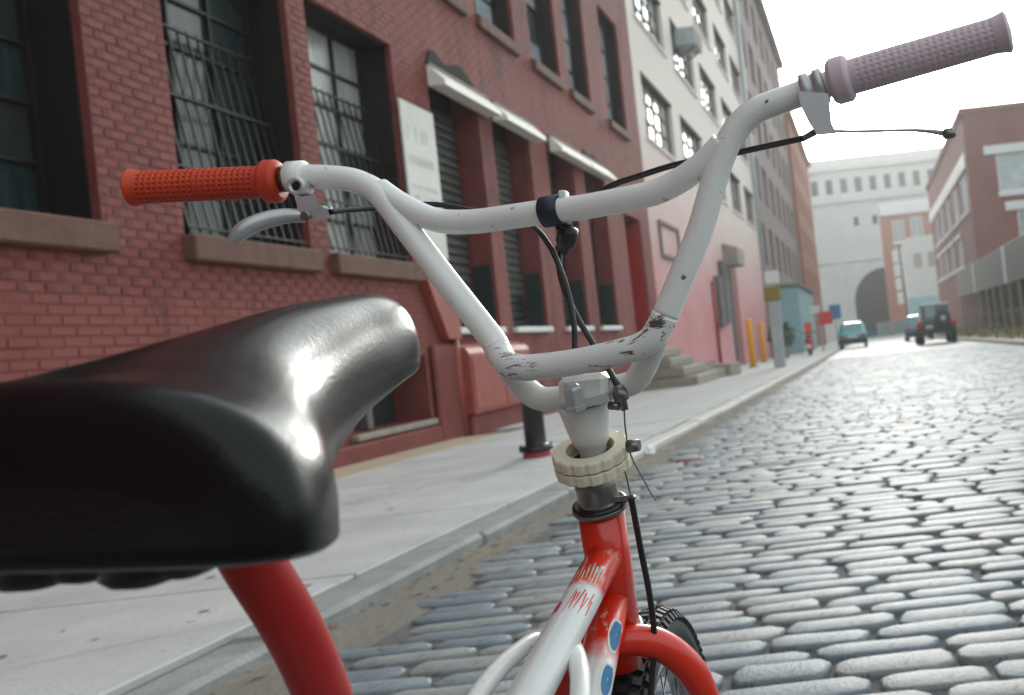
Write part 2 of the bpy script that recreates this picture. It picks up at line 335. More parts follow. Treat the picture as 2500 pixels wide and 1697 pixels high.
# ground beyond, kerb, sidewalks
g = MB(); g.add([(-400, -60, gz(-60, -.35)), (400, -60, gz(-60, -.35)), (400, 900, gz(900, -.35)), (-400, 900, gz(900, -.35))], [(0, 1, 2, 3)])
tag(g.obj('ground', 'dirt'), kind='structure')
ke = thing('kerb', None, None); tag(ke, kind='structure')
y = -3.0; n = 0
while y < 110:
    l = 1.55 + .25 * math.sin(n * 2.1); 
    if n == 4: y = 3.05; l = 1.6
    m = MB(); jx = .008 * math.sin(n * 5.3); m.bbox(KX0 + .006, KX1 + jx, y, y + l - .014, -.2, .062 + .006 * math.sin(n * 3.7), .018)
    for v in m.v: v.z -= S * v.y
    m.obj('kerb_stone', 'kerb' if y < 7.5 else 'kerbpale', ke); y += l; n += 1
sw = MB(); sw.box(-5.6, KX0 - .002, -20, 330, -.2, .045, -S); swo = tag(sw.obj('sidewalk', 'joint'), kind='structure')
edges = [-20, -10, -5, -2, .9, 2.35, 3.9, 5.55, 7.4, 9.2, 11.0, 13, 15, 17, 19, 21, 23, 26, 29, 32, 36, 40, 45, 50, 60, 75, 110, 160, 226]
for a, b in zip(edges, edges[1:]):
    for x0, x1 in (((-4.35, -2.042),) if a < 12 else ((-5.35, -3.6), (-3.592, -2.042))):
        m = MB(); k = max(1, int((b - a) // 8)); m.bbox(x0, x1, a + .008, b - .008, -.1, .07, .006)
        for v in m.v: v.z -= S * v.y
        m.obj('paving_slab', 'slab', swo)
m = MB(); m.bbox(-5.3, -4.358, -8, 11.99, -.1, .076, .01)
for v in m.v: v.z -= S * v.y
m.obj('paving_slab', 'tan', swo)
ck = MB()                         # hairline cracks and old gum on the slabs
for (x0, y0, x1, y1) in ((-4.3, 4.4, -2.1, 5.0), (-3.4, 6.0, -2.9, 7.4), (-4.2, 8.1, -3.0, 9.1), (-3.1, 2.6, -2.1, 3.3), (-3.9, 11.1, -2.6, 12.9), (-3.0, 9.3, -2.4, 10.9)):
    pts_ = []; n_ = 16
    for i_ in range(n_ + 1):
        t_ = i_ / n_; wob = .10 * noise.noise(Vector((x0 * 3 + t_ * 5, y0, 0))) + .03 * noise.noise(Vector((t_ * 23, x0, y0)))
        pts_.append((x0 + (x1 - x0) * t_ + wob * (y1 - y0) / 1.5, y0 + (y1 - y0) * t_ + wob * (x1 - x0) / -2))
    for (a_, b_) in zip(pts_, pts_[1:]):
        wd_ = random.uniform(.002, .006); ck.add([(a_[0] - wd_, a_[1], gz(a_[1], .0735)), (a_[0] + wd_, a_[1], gz(a_[1], .0735)), (b_[0] + wd_, b_[1], gz(b_[1], .0735)), (b_[0] - wd_, b_[1], gz(b_[1], .0735))], [(0, 1, 2, 3)])
for i_ in range(130):
    cx, cy, rr_ = random.uniform(-4.3, -2.1), random.uniform(2, 18), random.uniform(.008, .022)
    ck.add([(cx + rr_ * math.cos(k * .785) * random.uniform(.7, 1.1), cy + rr_ * math.sin(k * .785) * random.uniform(.7, 1.1), gz(cy, .0738)) for k in range(8)], [list(range(8))])
cko = ck.obj('cracks_and_gum', mat('pavement_grime', (.20, .20, .195), (.30, .30, .29), rough=.9), swo); cko['kind'] = 'stuff'
rs = MB(); rs.box(RX, 8.6, -20, 190, -.2, .09, -S); rso = tag(rs.obj('sidewalk_right', 'concrete'), kind='structure')
rk = thing('kerb_right', None, None); tag(rk, kind='structure')
for i in range(60):
    m = MB(); m.bbox(RX - .16, RX - .003, i * 2.0, i * 2.0 + 1.985, -.2, .10, .015)
    for v in m.v: v.z -= S * v.y
    m.obj('kerb_stone', 'kerb', rk)

# ------------------------------------------------------------------ facade helpers (walls that run along Y, face +X, at x = X)
def facade(parent, X, y0, y1, z0, z1, opens, m, thick=.45, name='wall', proud=0):
    # wall sheet with real openings, built of blocks between the openings
    mb = MB(); yb = sorted({y0, y1} | {o[0] for o in opens} | {o[1] for o in opens})
    for a, b in zip(yb, yb[1:]):
        c = (a + b) / 2; holes = sorted((o[2], o[3]) for o in opens if o[0] < c < o[1]); z = z0
        for h0, h1 in holes:
            if h0 > z: mb.box(X - thick, X, a, b, z, h0)
            z = max(z, h1)
        if z < z1: mb.box(X - thick, X, a, b, z, z1)
    return mb.obj(name, m, parent)
def window(parent, X, y0, y1, z0, z1, depth, cols, rows, pm='pane', fm='darkframe', fw=.05, mw=.028, jamb='jamb', pmf=None, nm='window'):
    gx = X - depth
    fr = MB(); o0 = .004
    fr.box(gx - .03, gx + .05, y0 + o0, y0 + fw, z0 + o0, z1 - o0); fr.box(gx - .03, gx + .05, y1 - fw, y1 - o0, z0 + o0, z1 - o0)
    fr.box(gx - .028, gx + .048, y0 + fw, y1 - fw, z0 + o0, z0 + fw); fr.box(gx - .028, gx + .048, y0 + fw, y1 - fw, z1 - fw, z1 - o0)
    cw, rh = (y1 - y0 - 2 * fw) / cols, (z1 - z0 - 2 * fw) / rows
    for i in range(1, cols): yy = y0 + fw + i * cw; fr.box(gx - .01, gx + .036, yy - mw / 2, yy + mw / 2, z0 + fw, z1 - fw)
    for j in range(1, rows): zz = z0 + fw + j * rh; fr.box(gx - .008, gx + .032, y0 + fw, y1 - fw, zz - mw / 2, zz + mw / 2)
    wo = fr.obj(nm, fm, parent)
    for i in range(cols):
        for j in range(rows):
            pn = MB(); a = y0 + fw + i * cw; b = z0 + fw + j * rh; tl = random.uniform(-.004, .004)
            pn.add([(gx + tl, a, b), (gx - tl, a + cw, b), (gx - tl * .6, a + cw, b + rh), (gx + tl * 1.2, a, b + rh), (gx - .012, a, b), (gx - .012, a + cw, b), (gx - .012, a + cw, b + rh), (gx - .012, a, b + rh)],
                   [(0, 1, 2, 3), (7, 6, 5, 4), (0, 4, 5, 1), (1, 5, 6, 2), (2, 6, 7, 3), (3, 7, 4, 0)])
            pn.obj('pane', pmf(i, j) if pmf else pm, wo)
    if jamb:
        j = MB(); t = .02
        j.box(gx + .052, X - .06, y0 + .003, y0 + t, z0, z1 - .003); j.box(gx + .052, X - .06, y1 - t, y1 - .003, z0, z1 - .003); j.box(gx + .052, X - .06, y0 + t, y1 - t, z1 - t, z1 - .003)
        j.obj('casing', jamb, wo)
    return wo
def sillbox(parent, X, y0, y1, zt, h=.19, out=.09, m='sill'):
    s = MB(); s.bbox(X - .42, X + out, y0 - .03, y1 + .03, zt - h, zt + .012, .015); return s.obj('sill', m, parent)

# ------------------------------------------------------------------ RED BRICK WAREHOUSE (left)
X = -5.0
wh = thing('brick_warehouse', 'long red painted brick warehouse with barred windows along the left sidewalk', 'building', (X, 12, gz(12)))
gf = [(5.05, 6.82, 1.97, 4.46), (7.65, 9.38, 1.97, 4.46), (9.72, 11.48, 1.97, 4.46)]
doors = [(12.42, 14.0, 1.25, 4.46), (14.5, 16.1, 1.25, 4.46), (17.0, 18.5, 1.25, 4.46), (19.2, 20.65, 1.25, 4.46)]
rd = (22.1, 23.7, .95, 3.72); cel = (9.8, 11.52, .24, .95)
up = [(9.4, 11.1, 5.66, 8.15), (12.1, 13.85, 5.66, 8.15), (14.35, 15.95, 5.66, 8.15), (16.75, 18.3, 5.66, 8.15), (18.9, 20.35, 5.66, 8.15), (21.7, 23.4, 5.66, 8.15)]
up2 = [(a, b, 9.5, 11.8) for a, b, _, _ in up]
opens = gf + doors + [rd, cel] + up + up2
wall = facade(wh, X - .0035, -23.9, 24.7, -.6, 13, opens, 'mortar')
body = MB(); body.box(-17, X - .46, -23.9, 24.69, -.6, 12.9); body.obj('interior_block', 'dark', wh)
par = MB(); par.bbox(X - .5, X + .12, -23.9, 24.68, 13, 13.4, .03); par.obj('parapet', 'sill', wh)
# bricks laid course by course round the openings
CH, CL = .0675, .213; bricks = []
solid = opens + [(a - .04, b + .04, c - .19, c + .02) for a, b, c, d in gf] + [(a - .04, b + .04, c - .17, c + .02) for a, b, c, d in up] + [(11.5, 12.38, 2.05, 3.88)]
zc = .02; rowi = 0
while zc < 9.2:
    z0_, z1_ = zc, zc + CH - .010
    bl = sorted((o[0], o[1]) for o in solid if o[2] < z1_ - .01 and o[3] > z0_ + .01)
    yy = 3.2 + (0 if rowi % 2 else CL / 2)
    while yy < 24.68:
        a, b = yy, min(yy + CL - .010, 24.68)
        seg = [(a, b)]
        for h0, h1 in bl:
            seg = [q for s0, s1 in seg for q in ((s0, min(s1, h0)), (max(s0, h1), s1)) if q[1] - q[0] > .03]
        for s0, s1 in seg: bricks.append((s0, s1, z0_, z1_))
        yy += CL
    zc += CH; rowi += 1
def bscore(b):
    y, z = (b[0] + b[1]) / 2, (b[2] + b[3]) / 2
    u, v = scr(Vector((X, y, z)))
    inside = 0 < u < 1060 and 0 < v < 1000 and not (u < 800 and v > 930) and not (b[3] < 1.5 and u < 640)
    return (0 if inside and b[1] - b[0] > .19 else 1, y)
bricks.sort(key=bscore)
bp = MB(); L_, Hh = CL - .010, CH - .010
def brick_add(mb, a, b, c, d, o):
    e = .004; xf = X + o; xb = X - .02
    mb.add([(xb, a, c), (xb, b, c), (xb, b, d), (xb, a, d), (xf, a + e, c + e), (xf, b - e, c + e), (xf, b - e, d - e), (xf, a + e, d - e)],
           [(4, 5, 6, 7), (0, 1, 5, 4), (1, 2, 6, 5), (2, 3, 7, 6), (3, 0, 4, 7)])
protosb = []
for i in range(6):
    q = MB(); brick_add(q, -L_ / 2, L_ / 2, -Hh / 2, Hh / 2, 0); me = q.mesh('brick', 'brick', Vector((X, 0, 0)))
    for k in range(4, 8): me.vertices[k].co.x += random.uniform(-.0012, .0016)
    protosb.append(me)
bm_rest = MB()
for n, (a, b, c, d) in enumerate(bricks):
    if n < 300:
        o = bpy.data.objects.new('brick', random.choice(protosb)); C.objects.link(o); o.parent = wall
        o.location = Vector((X + random.uniform(-.0015, .002), (a + b) / 2, (c + d) / 2)) - ORG[wh]; o.scale = (1, (b - a) / L_, 1)
    else: brick_add(bm_rest, a, b, c, d, random.uniform(-.002, .002))
bo = bm_rest.obj('brickwork', 'brick', wall); bo['kind'] = 'stuff'
def dirty(base, alt, prob):
    return lambda i, j: alt if random.random() < prob else base
for k, (a, b, c, d) in enumerate(gf):
    wo = window(wh, X, a, b, c, d, .38, 3, 6, 'pane', pmf=dirty(*(('dark', 'pane', .25), ('pane', 'pane', 0), ('panelight', 'pane', .1))[k]))
    sillbox(wh, X, a, b, c)
    if k == 0: continue
    gr_ = MB()
    for i in range(13):           # security grille leaning out of the reveal
        yy = a + .1 + i * (b - a - .2) / 12; gr_.obox((X - .30, yy, c + 1.78), (X - .03, yy, c + .05), .014, .014)
    for t in (.02, .36, .70, .98): gr_.obox((X - .30 + .27 * t + .012, a + .06, c + 1.78 - 1.73 * t), (X - .30 + .27 * t + .012, b - .06, c + 1.78 - 1.73 * t), .03, .012)
    gr_.obj('security_grille', 'darkframe', wh)
for k, (a, b, c, d) in enumerate(doors):
    bk = MB(); bk.box(X - .42, X - .36, a + .004, b - .004, c + .004, d - .004); sh = bk.obj('shutter', 'green', wh)
    ns = 24
    for i in range(ns):
        z0_ = c + .06 + i * (d - c - .35) / ns; sl_ = MB()
        sl_.prism([(X - .358, z0_), (X - .315, z0_ + .012), (X - .315, z0_ + .035), (X - .358, z0_ + .118)], 1, a + .03, b - .03); sl_.obj('slat', 'slatgrey' if k < 2 and i > 3 else 'green', sh)
    for j0, j1 in ((b - .02, b - .003), (a + .003, a + .02)): MB().box(X - .30, X - .05, j0, j1, c + .02, 2.12).obj('jamb_lower', 'green', wh)
    for j0, j1 in ((b - .02, b - .003), (a + .003, a + .02)): MB().box(X - .30, X - .05, j0, j1, 2.125, d - .003).obj('jamb_upper', 'mortar', wh)
    st = MB(); st.bbox(X - .34, X + .07, a - .02, b + .02, c - .07, c + .01, .01); st.obj('sill', 'white', wh)
    y0c, y1c = ((12.4, 14.33), (14.55, 16.3), (17.15, 18.98), (19.08, 20.88))[k]
    cn = MB(); cn.prism([(X + .012, 4.468), (X + .03, 4.468), (X + .22, 4.27), (X + .22, 4.21), (X + .012, 4.21)], 1, y0c, y1c); cno = cn.obj('light_box', 'canopy', wh)
    lp = MB(); lp.box(X + .012, X + .05, y0c - .01, y1c + .01, 4.472, 4.492); lp.obj('cover_strip', 'darkframe', cno)  # dark strip stands in for the shadow line above the box
# scalloped black patches above the first and fourth light boxes
for (ya, yb, h) in ((12.42, 13.95, .30), (19.2, 20.3, .17)):
    st = MB(); n = 14; top = [(ya + (yb - ya) * i / n, 4.50 + h * (.72 + .28 * math.cos(9 * i / n)) * (1 - .45 * i / n) * (min(1, i / 2.5) * min(1, (n - i) / 2.0)) ** .5) for i in range(n + 1)]
    st.prism([(ya, 4.492)] + top + [(yb, 4.492)], 0, X - .01, X + .025); st.obj('scorched_patch', 'soot', wh)
# red door with panels, and steps
dm = MB(); dm.box(X - .40, X - .34, rd[0] + .003, rd[1] - .003, rd[2] + .003, rd[3] - .003); dro = dm.obj('door', 'reddoor', wh)
for i in range(2):
    for j in range(3):
        pm = MB(); a = rd[0] + .1 + i * .76; b = rd[2] + .12 + j * .88; pm.bbox(X - .338, X - .31, a, a + .64, b, b + .76, .02); pm.obj('door_panel', 'reddoor', dro)
jm = MB(); jm.box(X - .33, X - .05, rd[1] - .03, rd[1] - .003, rd[2] + .003, rd[3] - .003); jm.obj('door_jamb', 'reddoor', wh)
hb = MB(); hb.bbox(X - .335, X - .27, rd[0] + .72, rd[0] + .78, 1.95, 2.1, .01); hb.obj('door_handle', 'steel', dro)
# upstairs windows
for k, (a, b, c, d) in enumerate(up):
    window(wh, X, a, b, c, d, .30, 2, 4, 'panesky', pmf=(lambda i, j, k=k: 'dark' if k == 3 and j == 1 else ('panesky' if random.random() < .8 else 'panelight')))
    sillbox(wh, X, a, b, c, .17, .07)
for (a, b, c, d) in up2: window(wh, X, a, b, c, d, .30, 2, 2, 'panesky'); sillbox(wh, X, a, b, c, .17, .07)
# cellar window, bulkhead box, chute, plinth
cw = MB(); cw.box(X - .42, X - .40, cel[0] + .003, cel[1] - .003, cel[2] + .003, cel[3] - .003); co = cw.obj('cellar_window', 'dark', wh)
cp = MB(); cp.bbox(X - .2, X - .1, 10.28, 10.4, cel[2] + .01, cel[3] - .005, .01); cp.obj('cellar_post', 'greymetal', co)
cs = MB(); cs.bbox(X - .3, X + .06, cel[0] - .05, cel[1] + .04, .17, .235, .012); cs.obj('cellar_sill', 'concrete', wh)
bx = MB(); bx.prism([(X + .008, .20), (X + .20, .20), (X + .20, .93), (X + .16, 1.0), (X + .008, 1.06)], 1, 12.28, 14.45); bxo = bx.obj('bulkhead', 'redwood', wh)
for i in range(2):
    q = MB(); q.bbox(X + .201, X + .212, 12.34 + i * 1.06, 13.36 + i * 1.04, .24, .90, .008); q.obj('bulkhead_panel', 'redwood', bxo)
q = MB(); q.bbox(X + .008, X + .15, 12.32, 14.42, -.1, .196, .02); q.obj('bulkhead_base', 'mortar', wh)
ch = MB(); ch.prism([(11.55, 1.80), (12.35, 1.80), (12.35, 1.12), (11.98, 1.12)], 0, X + .008, X + .11); ch.obj('chute', 'redwood', wh)
q = MB(); q.bbox(X + .008, X + .07, 11.62, 12.22, -.12, 1.06, .02); q.obj('pilaster', 'mortar', wh)
q = MB(); q.tube([(X + .06, 12.25, -.1), (X + .06, 12.25, 1.14)], .045, 12); q.obj('drain_pipe', 'redwood', wh)
q = MB(); q.bbox(X + .008, X + .08, 3.0, 11.6, -.2, .15, .02); q.obj('plinth', 'mortar', wh)
# white notice board on the pier
sb = thing('notice_board', 'weathered white notice board fixed to the brick pier beside barred windows', 'sign', (X, 11.93, 2.05))
q = MB(); q.bbox(X + .010, X + .04, 11.49, 12.38, 2.08, 3.86, .008); sbo = q.obj('board', 'signw', sb)
ink = MB()
for r, (zz, hh, w0) in enumerate(((3.42, .17, .11), (3.14, .10, .05), (2.86, .05, .04), (2.74, .05, .04), (2.62, .05, .04))):
    yy = 11.6
    while yy < 12.24:
        wq = w0 * random.uniform(.7, 1.2)
        if random.random() > .18: ink.box(X + .041, X + .0425, yy, yy + wq * .28, zz, zz + hh); ink.box(X + .041, X + .0425, yy + wq * .28, yy + wq * .7, zz + hh * random.choice((0, .4, .8)), zz + hh * 1.0 if random.random() < .3 else zz + hh * .95)
        yy += wq
ink.obj('faded_print', 'ink', sb)['kind'] = 'stuff'

# ------------------------------------------------------------------ PINK BUILDING
pk = thing('pink_building', 'pink painted building with cream upper floors and wide steel windows', 'building', (X, 38, gz(38)))
pw = [(25.62, 29.6), (31.0, 35.0), (36.4, 40.2), (41.85, 45.4), (46.8, 50.6)]
fl = [(6.03, 7.68), (9.12, 10.65), (12.15, 13.7), (15.2, 16.7)]
popen = [(a, b, c, d) for a, b in pw for c, d in fl]
gate = (37.6, 40.6, -.45, 3.9)
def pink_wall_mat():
    # pink below, cream above; upward paling paints haze and flare into the colour
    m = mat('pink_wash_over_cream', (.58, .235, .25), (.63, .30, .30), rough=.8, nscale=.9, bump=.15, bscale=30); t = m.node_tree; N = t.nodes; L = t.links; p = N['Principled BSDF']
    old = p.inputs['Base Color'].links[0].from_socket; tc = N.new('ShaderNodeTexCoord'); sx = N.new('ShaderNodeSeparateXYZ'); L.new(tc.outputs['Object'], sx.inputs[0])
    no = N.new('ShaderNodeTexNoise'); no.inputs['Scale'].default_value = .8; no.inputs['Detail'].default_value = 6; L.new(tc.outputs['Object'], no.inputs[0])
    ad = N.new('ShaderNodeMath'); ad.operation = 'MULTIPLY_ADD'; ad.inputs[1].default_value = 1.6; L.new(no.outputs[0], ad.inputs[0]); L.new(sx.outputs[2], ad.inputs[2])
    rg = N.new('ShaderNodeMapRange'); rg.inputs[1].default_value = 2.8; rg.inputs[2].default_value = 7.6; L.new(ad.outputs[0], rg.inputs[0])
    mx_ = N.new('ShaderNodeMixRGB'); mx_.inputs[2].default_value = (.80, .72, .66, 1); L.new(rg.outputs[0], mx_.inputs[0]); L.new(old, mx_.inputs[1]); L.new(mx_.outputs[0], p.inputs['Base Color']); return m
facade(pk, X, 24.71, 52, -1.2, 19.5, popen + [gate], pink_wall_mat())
q = MB(); q.box(-18, X - .46, 24.71, 51.99, -1.2, 19.4); q.obj('interior_block', 'dark', pk)
q = MB(); q.bbox(X - .5, X + .15, 24.72, 52, 19.5, 20, .05); q.obj('cornice', 'cream', pk)
for (a, b, c, d) in popen:
    window(pk, X, a, b, c, d, .16, 4, 3, 'panesky', fm='pinkframe', fw=.07, mw=.05, jamb=None)
    q = MB(); q.bbox(X - .15, X + .05, a - .05, b + .05, c - .1, c + .01, .01); q.obj('sill', 'cream', pk)
    q = MB(); q.bbox(X - .155, X + .035, a, b, d - .07, d - .004, .01); q.obj('lintel', 'pinkframe', pk)
# ground floor: framed panel, gate, meter boxes
q = MB(); y0, y1, z0, z1 = 25.75, 28.4, 3.0, 3.95
for bxs in ((y0, y1, z1 - .09, z1), (y0, y1, z0, z0 + .09), (y0, y0 + .14, z0 + .09, z1 - .09), (y1 - .14, y1, z0 + .09, z1 - .09)): q.box(X + .003, X + .06, *bxs)
q.obj('panel_frame', 'pinkframe', pk)
q = MB(); q.box(X - .30, X - .24, gate[0] + .01, gate[1] - .01, gate[2], gate[3] - .01); go = q.obj('gate', 'greymetal', pk)
for i in range(8):
    r = MB(); yy = gate[0] + .08 + i * .36; r.bbox(X - .239, X - .215, yy, yy + .3, gate[2] + .1, gate[3] - .5, .01); r.obj('gate_board', 'galv' if i in (3, 4) else 'greymetal', go)
q = MB(); q.prism([(X + .005, 4.25), (X + .55, 4.05), (X + .55, 3.45), (X + .005, 3.45)], 1, 37.2, 39.2); q.obj('gate_hood', 'concrete', pk)
for yy, zz, hh in ((34.2, 1.2, 1.7), (35.6, 1.3, 2.2)):
    q = MB(); q.bbox(X + .003, X + .2, yy, yy + .9, zz, zz + hh, .02); q.obj('meter_box', 'greymetal', pk)
q = MB(); q.tube([(X + .06, 33.6, -.4), (X + .06, 33.6, 2.7)], .05, 10); q.obj('conduit', 'reddoor', pk)
q = MB(); q.tube([(X + .1, 51.2, -.6), (X + .1, 51.2, 19)], .14, 12); q.obj('drain_pipe', 'galv', pk)
ac = thing('air_conditioner', 'grey window air conditioner sticking out of a pink building upper window', 'air conditioner', (X, 32.5, 10.0))
q = MB(); q.bbox(X - .1, X + .62, 32.0, 33.2, 10.05, 10.62, .03); aco = q.obj('casing', 'galv', ac)
for i in range(7):
    r = MB(); r.box(X + .621, X + .635, 32.08, 33.12, 10.12 + i * .065, 10.15 + i * .065); r.obj('vent_slat', 'greymetal', aco)
q = MB(); q.obox((X - .05, 32.2, 9.7), (X + .5, 32.2, 10.04), .04, .04); q.obox((X - .05, 33.0, 9.7), (X + .5, 33.0, 10.04), .04, .04); q.obj('bracket', 'greymetal', ac)
# steps by the red door
stp = thing('stone_steps', 'low broken stone steps against the wall where brick and pink buildings meet', 'steps', (-4.4, 24, gz(24, .07)))
for i in range(4):
    q = MB(); q.bbox(X + .02, X + 1.25 - .28 * i, 21.9 + .05 * i, 24.9 - .03 * i, gz(24, .07) + .22 * i, gz(24, .07) + .22 * i + .215, .03); q.obj('step', 'concrete', stp)
rb = thing('rubble_pile', 'small heap of broken concrete blocks lying by the pink wall', 'rubble', (-4.3, 26.6, gz(26.6, .07)))
for i in range(9):
    q = MB(); s1, s2, s3 = random.uniform(.2, .5), random.uniform(.2, .5), random.uniform(.08, .2)
    q.bbox(-s1, s1, -s2, s2, 0, s3 * 2, .03); M4 = Matrix.Translation((-4.45 + random.uniform(-.4, .5), 25.7 + i * .3, gz(26.2, .06) + (.0 if i < 6 else .16))) @ Matrix.Rotation(random.uniform(0, 3), 4, 'Z')
    q.v = [M4 @ v for v in q.v]; q.obj('concrete_block', 'concrete', rb)

# ------------------------------------------------------------------ further left buildings
gb = thing('grey_building', 'tall grey brown brick building beyond the pink building', 'building', (X, 68, gz(68)))
gop = [(54 + 4.4 * i, 56.4 + 4.4 * i, 4.5 + 3.6 * j, 6.8 + 3.6 * j) for i in range(7) for j in range(5)]
facade(gb, X - .1, 52.02, 85, -1.6, 22.5, gop, 'greybrick')
q = MB(); q.box(-20, X - .56, 52.02, 84.99, -1.6, 22.4); q.obj('interior_block', 'dark', gb)
for (a, b, c, d) in gop: window(gb, X - .1, a, b, c, d, .2, 2, 2, 'panesky', fm='pinkframe', fw=.09, mw=.07, jamb=None)
q = MB(); q.bbox(X - .6, X + .35, 52.03, 85, 22.5, 23.1, .1); q.obj('cornice', 'greybrick', gb)
rb2 = thing('red_brick_building', 'narrow red brick building at the far left end of the street', 'building', (X, 98, gz(98)))
rop = [(87 + 4.2 * i, 89 + 4.2 * i, 4 + 3.5 * j, 6.2 + 3.5 * j) for i in range(6) for j in range(4)]
facade(rb2, X + .2, 85.02, 113, -1.8, 18.6, rop, 'redbrick')
q = MB(); q.box(-20, X - .26, 85.02, 112.99, -1.8, 18.5); q.obj('interior_block', 'redbrick', rb2)
for (a, b, c, d) in rop: window(rb2, X + .2, a, b, c, d, .2, 1, 2, 'panesky', fm='white', fw=.12, mw=.09, jamb=None)
q = MB(); q.bbox(X - .3, X + .55, 85.03, 113, 18.6, 19.2, .1); q.obj('cornice', 'redbrick', rb2)
hd = thing('teal_hoarding', 'pale teal plywood hoarding boxed round the base of the grey building', 'hoarding', (-4.4, 64, gz(64, .07)))
for i in range(6):
    q = MB(); q.bbox(-3.78, -3.74, 58.02 + i * 2.4, 60.4 + i * 2.4, gz(64, .05), 3.3, .01); q.obj('panel', 'teal', hd)
q = MB(); q.bbox(-5.0, -3.74, 57.94, 58.0, gz(58, .07), 3.3, .01); q.obj('panel', 'teal', hd)
q = MB(); q.bbox(-5.0, -3.6, 57.8, 72.6, 3.31, 3.5, .02); q.obj('roof_board', 'greymetal', hd)

# unseen block added behind the viewer to cut sky light on rear-facing surfaces
rbk = thing('rear_warehouse', 'dark brick warehouse across the street end behind the viewer', 'building', (8, -24, 0))
rh_ = [(-3.5 + 4.5 * i, -1 + 4.5 * i, 2.2 + 4 * j, 4.8 + 4 * j) for i in range(8) for j in range(1)]
m = MB(); xb_ = sorted({-17.0, 36.0} | {x for h in rh_ for x in h[:2]})
for a, b in zip(xb_, xb_[1:]):
    z = -.6
    for h0, h1 in sorted((h[2], h[3]) for h in rh_ if h[0] < (a + b) / 2 < h[1]): m.box(a, b, -24.6, -24.02, z, h0); z = h1
    m.box(a, b, -24.6, -24.02, z, 6.2)
m.obj('wall', 'sootbrick', rbk)
for (a, b, c, d) in rh_: MB().box(a, b, -24.45, -24.4, c, d).obj('window', 'pane', rbk)
MB().bbox(-17.1, 36.1, -24.8, -23.8, 6.203, 6.7, .05).obj('cornice', 'sill', rbk)

# ------------------------------------------------------------------ BRIDGE ANCHORAGE with the arch
AY = 227.0
an = thing('bridge_anchorage', 'huge pale granite bridge anchorage with a dark round arch at street end', 'building', (4.7, AY, gz(AY)))
ax, az, ar, gb_ = 4.7, 5.7, 7.1, gz(AY) - .5
def xz_wall(mb, Y, x0, x1, z0, z1, holes, thick=1.2):
    xb = sorted({x0, x1} | {x for h in holes for x in h[:2] if x0 < x < x1})
    for a, b in zip(xb, xb[1:]):
        c = (a + b) / 2; z = z0
        for h0, h1 in sorted((h[2], h[3]) for h in holes if h[0] < c < h[1]):
            if h0 > z: mb.box(a, b, Y, Y + thick, z, h0)
            z = max(z, h1)
        if z < z1: mb.box(a, b, Y, Y + thick, z, z1)
wins = [(-9.4 + 3.25 * i, -7.9 + 3.25 * i, 30.1, 33.4) for i in range(11)]
win2 = [(-5 + 4.2 * i, -3.9 + 4.2 * i, 22.6, 24.6) for i in range(7)]
aw = MB(); xz_wall(aw, AY, -30, ax - ar, gb_, 38, wins + win2); xz_wall(aw, AY, ax + ar, 45, gb_, 38, wins + win2); xz_wall(aw, AY, ax - ar, ax + ar, az + ar + .02, 38, wins + win2)
nseg = 24   # spandrels round the arch
pts = [(ax + ar * math.cos(math.pi * i / nseg), az + ar * math.sin(math.pi * i / nseg)) for i in range(nseg + 1)]
for (p, q) in zip(pts, pts[1:]): aw.prism([p, q, (q[0], az + ar + .02), (p[0], az + ar + .02)], 1, AY, AY + 1.2)
aw.obj('wall', 'stone', an)
q = MB(); q.box(-30, 45, AY + 14, AY + 15, gb_, 38); q.box(-30, ax - ar - 1, AY + 1.21, AY + 14, gb_, 37.9); q.box(ax + ar + 1, 45, AY + 1.21, AY + 14, gb_, 37.9); q.box(ax - ar - 1, ax + ar + 1, AY + 1.21, AY + 14, az + ar + .8, 37.9); q.obj('inner_mass', 'dark', an)
for i in range(19):
    a0, a1 = math.pi * i / 19 + .006, math.pi * (i + 1) / 19 - .006; q = MB()
    q.prism([(ax + r * math.cos(a), az + r * math.sin(a)) for r, a in ((ar + .02, a0), (ar + 1.3, a0), (ar + 1.3, a1), (ar + .02, a1))], 1, AY - .25, AY - .01); q.obj('arch_stone', 'stone', an)
for (a, b, c, d) in wins + win2:
    q = MB(); q.box(a, b, AY + .7, AY + .8, c, d); q.obj('window', 'dark', an)
for zz, hh, oo in ((28.0, .8, .7), (35.2, 1.0, .9), (14.8, .5, .3)):
    q = MB(); q.box(-30, 45, AY - oo, AY - .01, zz, zz + hh); q.obj('string_course', 'stone', an)
for xx in (-14, -5.2, 14.6):
    q = MB(); q.bbox(xx - 1.3, xx + 1.3, AY - .22, AY - .012, gb_, 27.9, .05); q.obj('pilaster', 'stone', an)

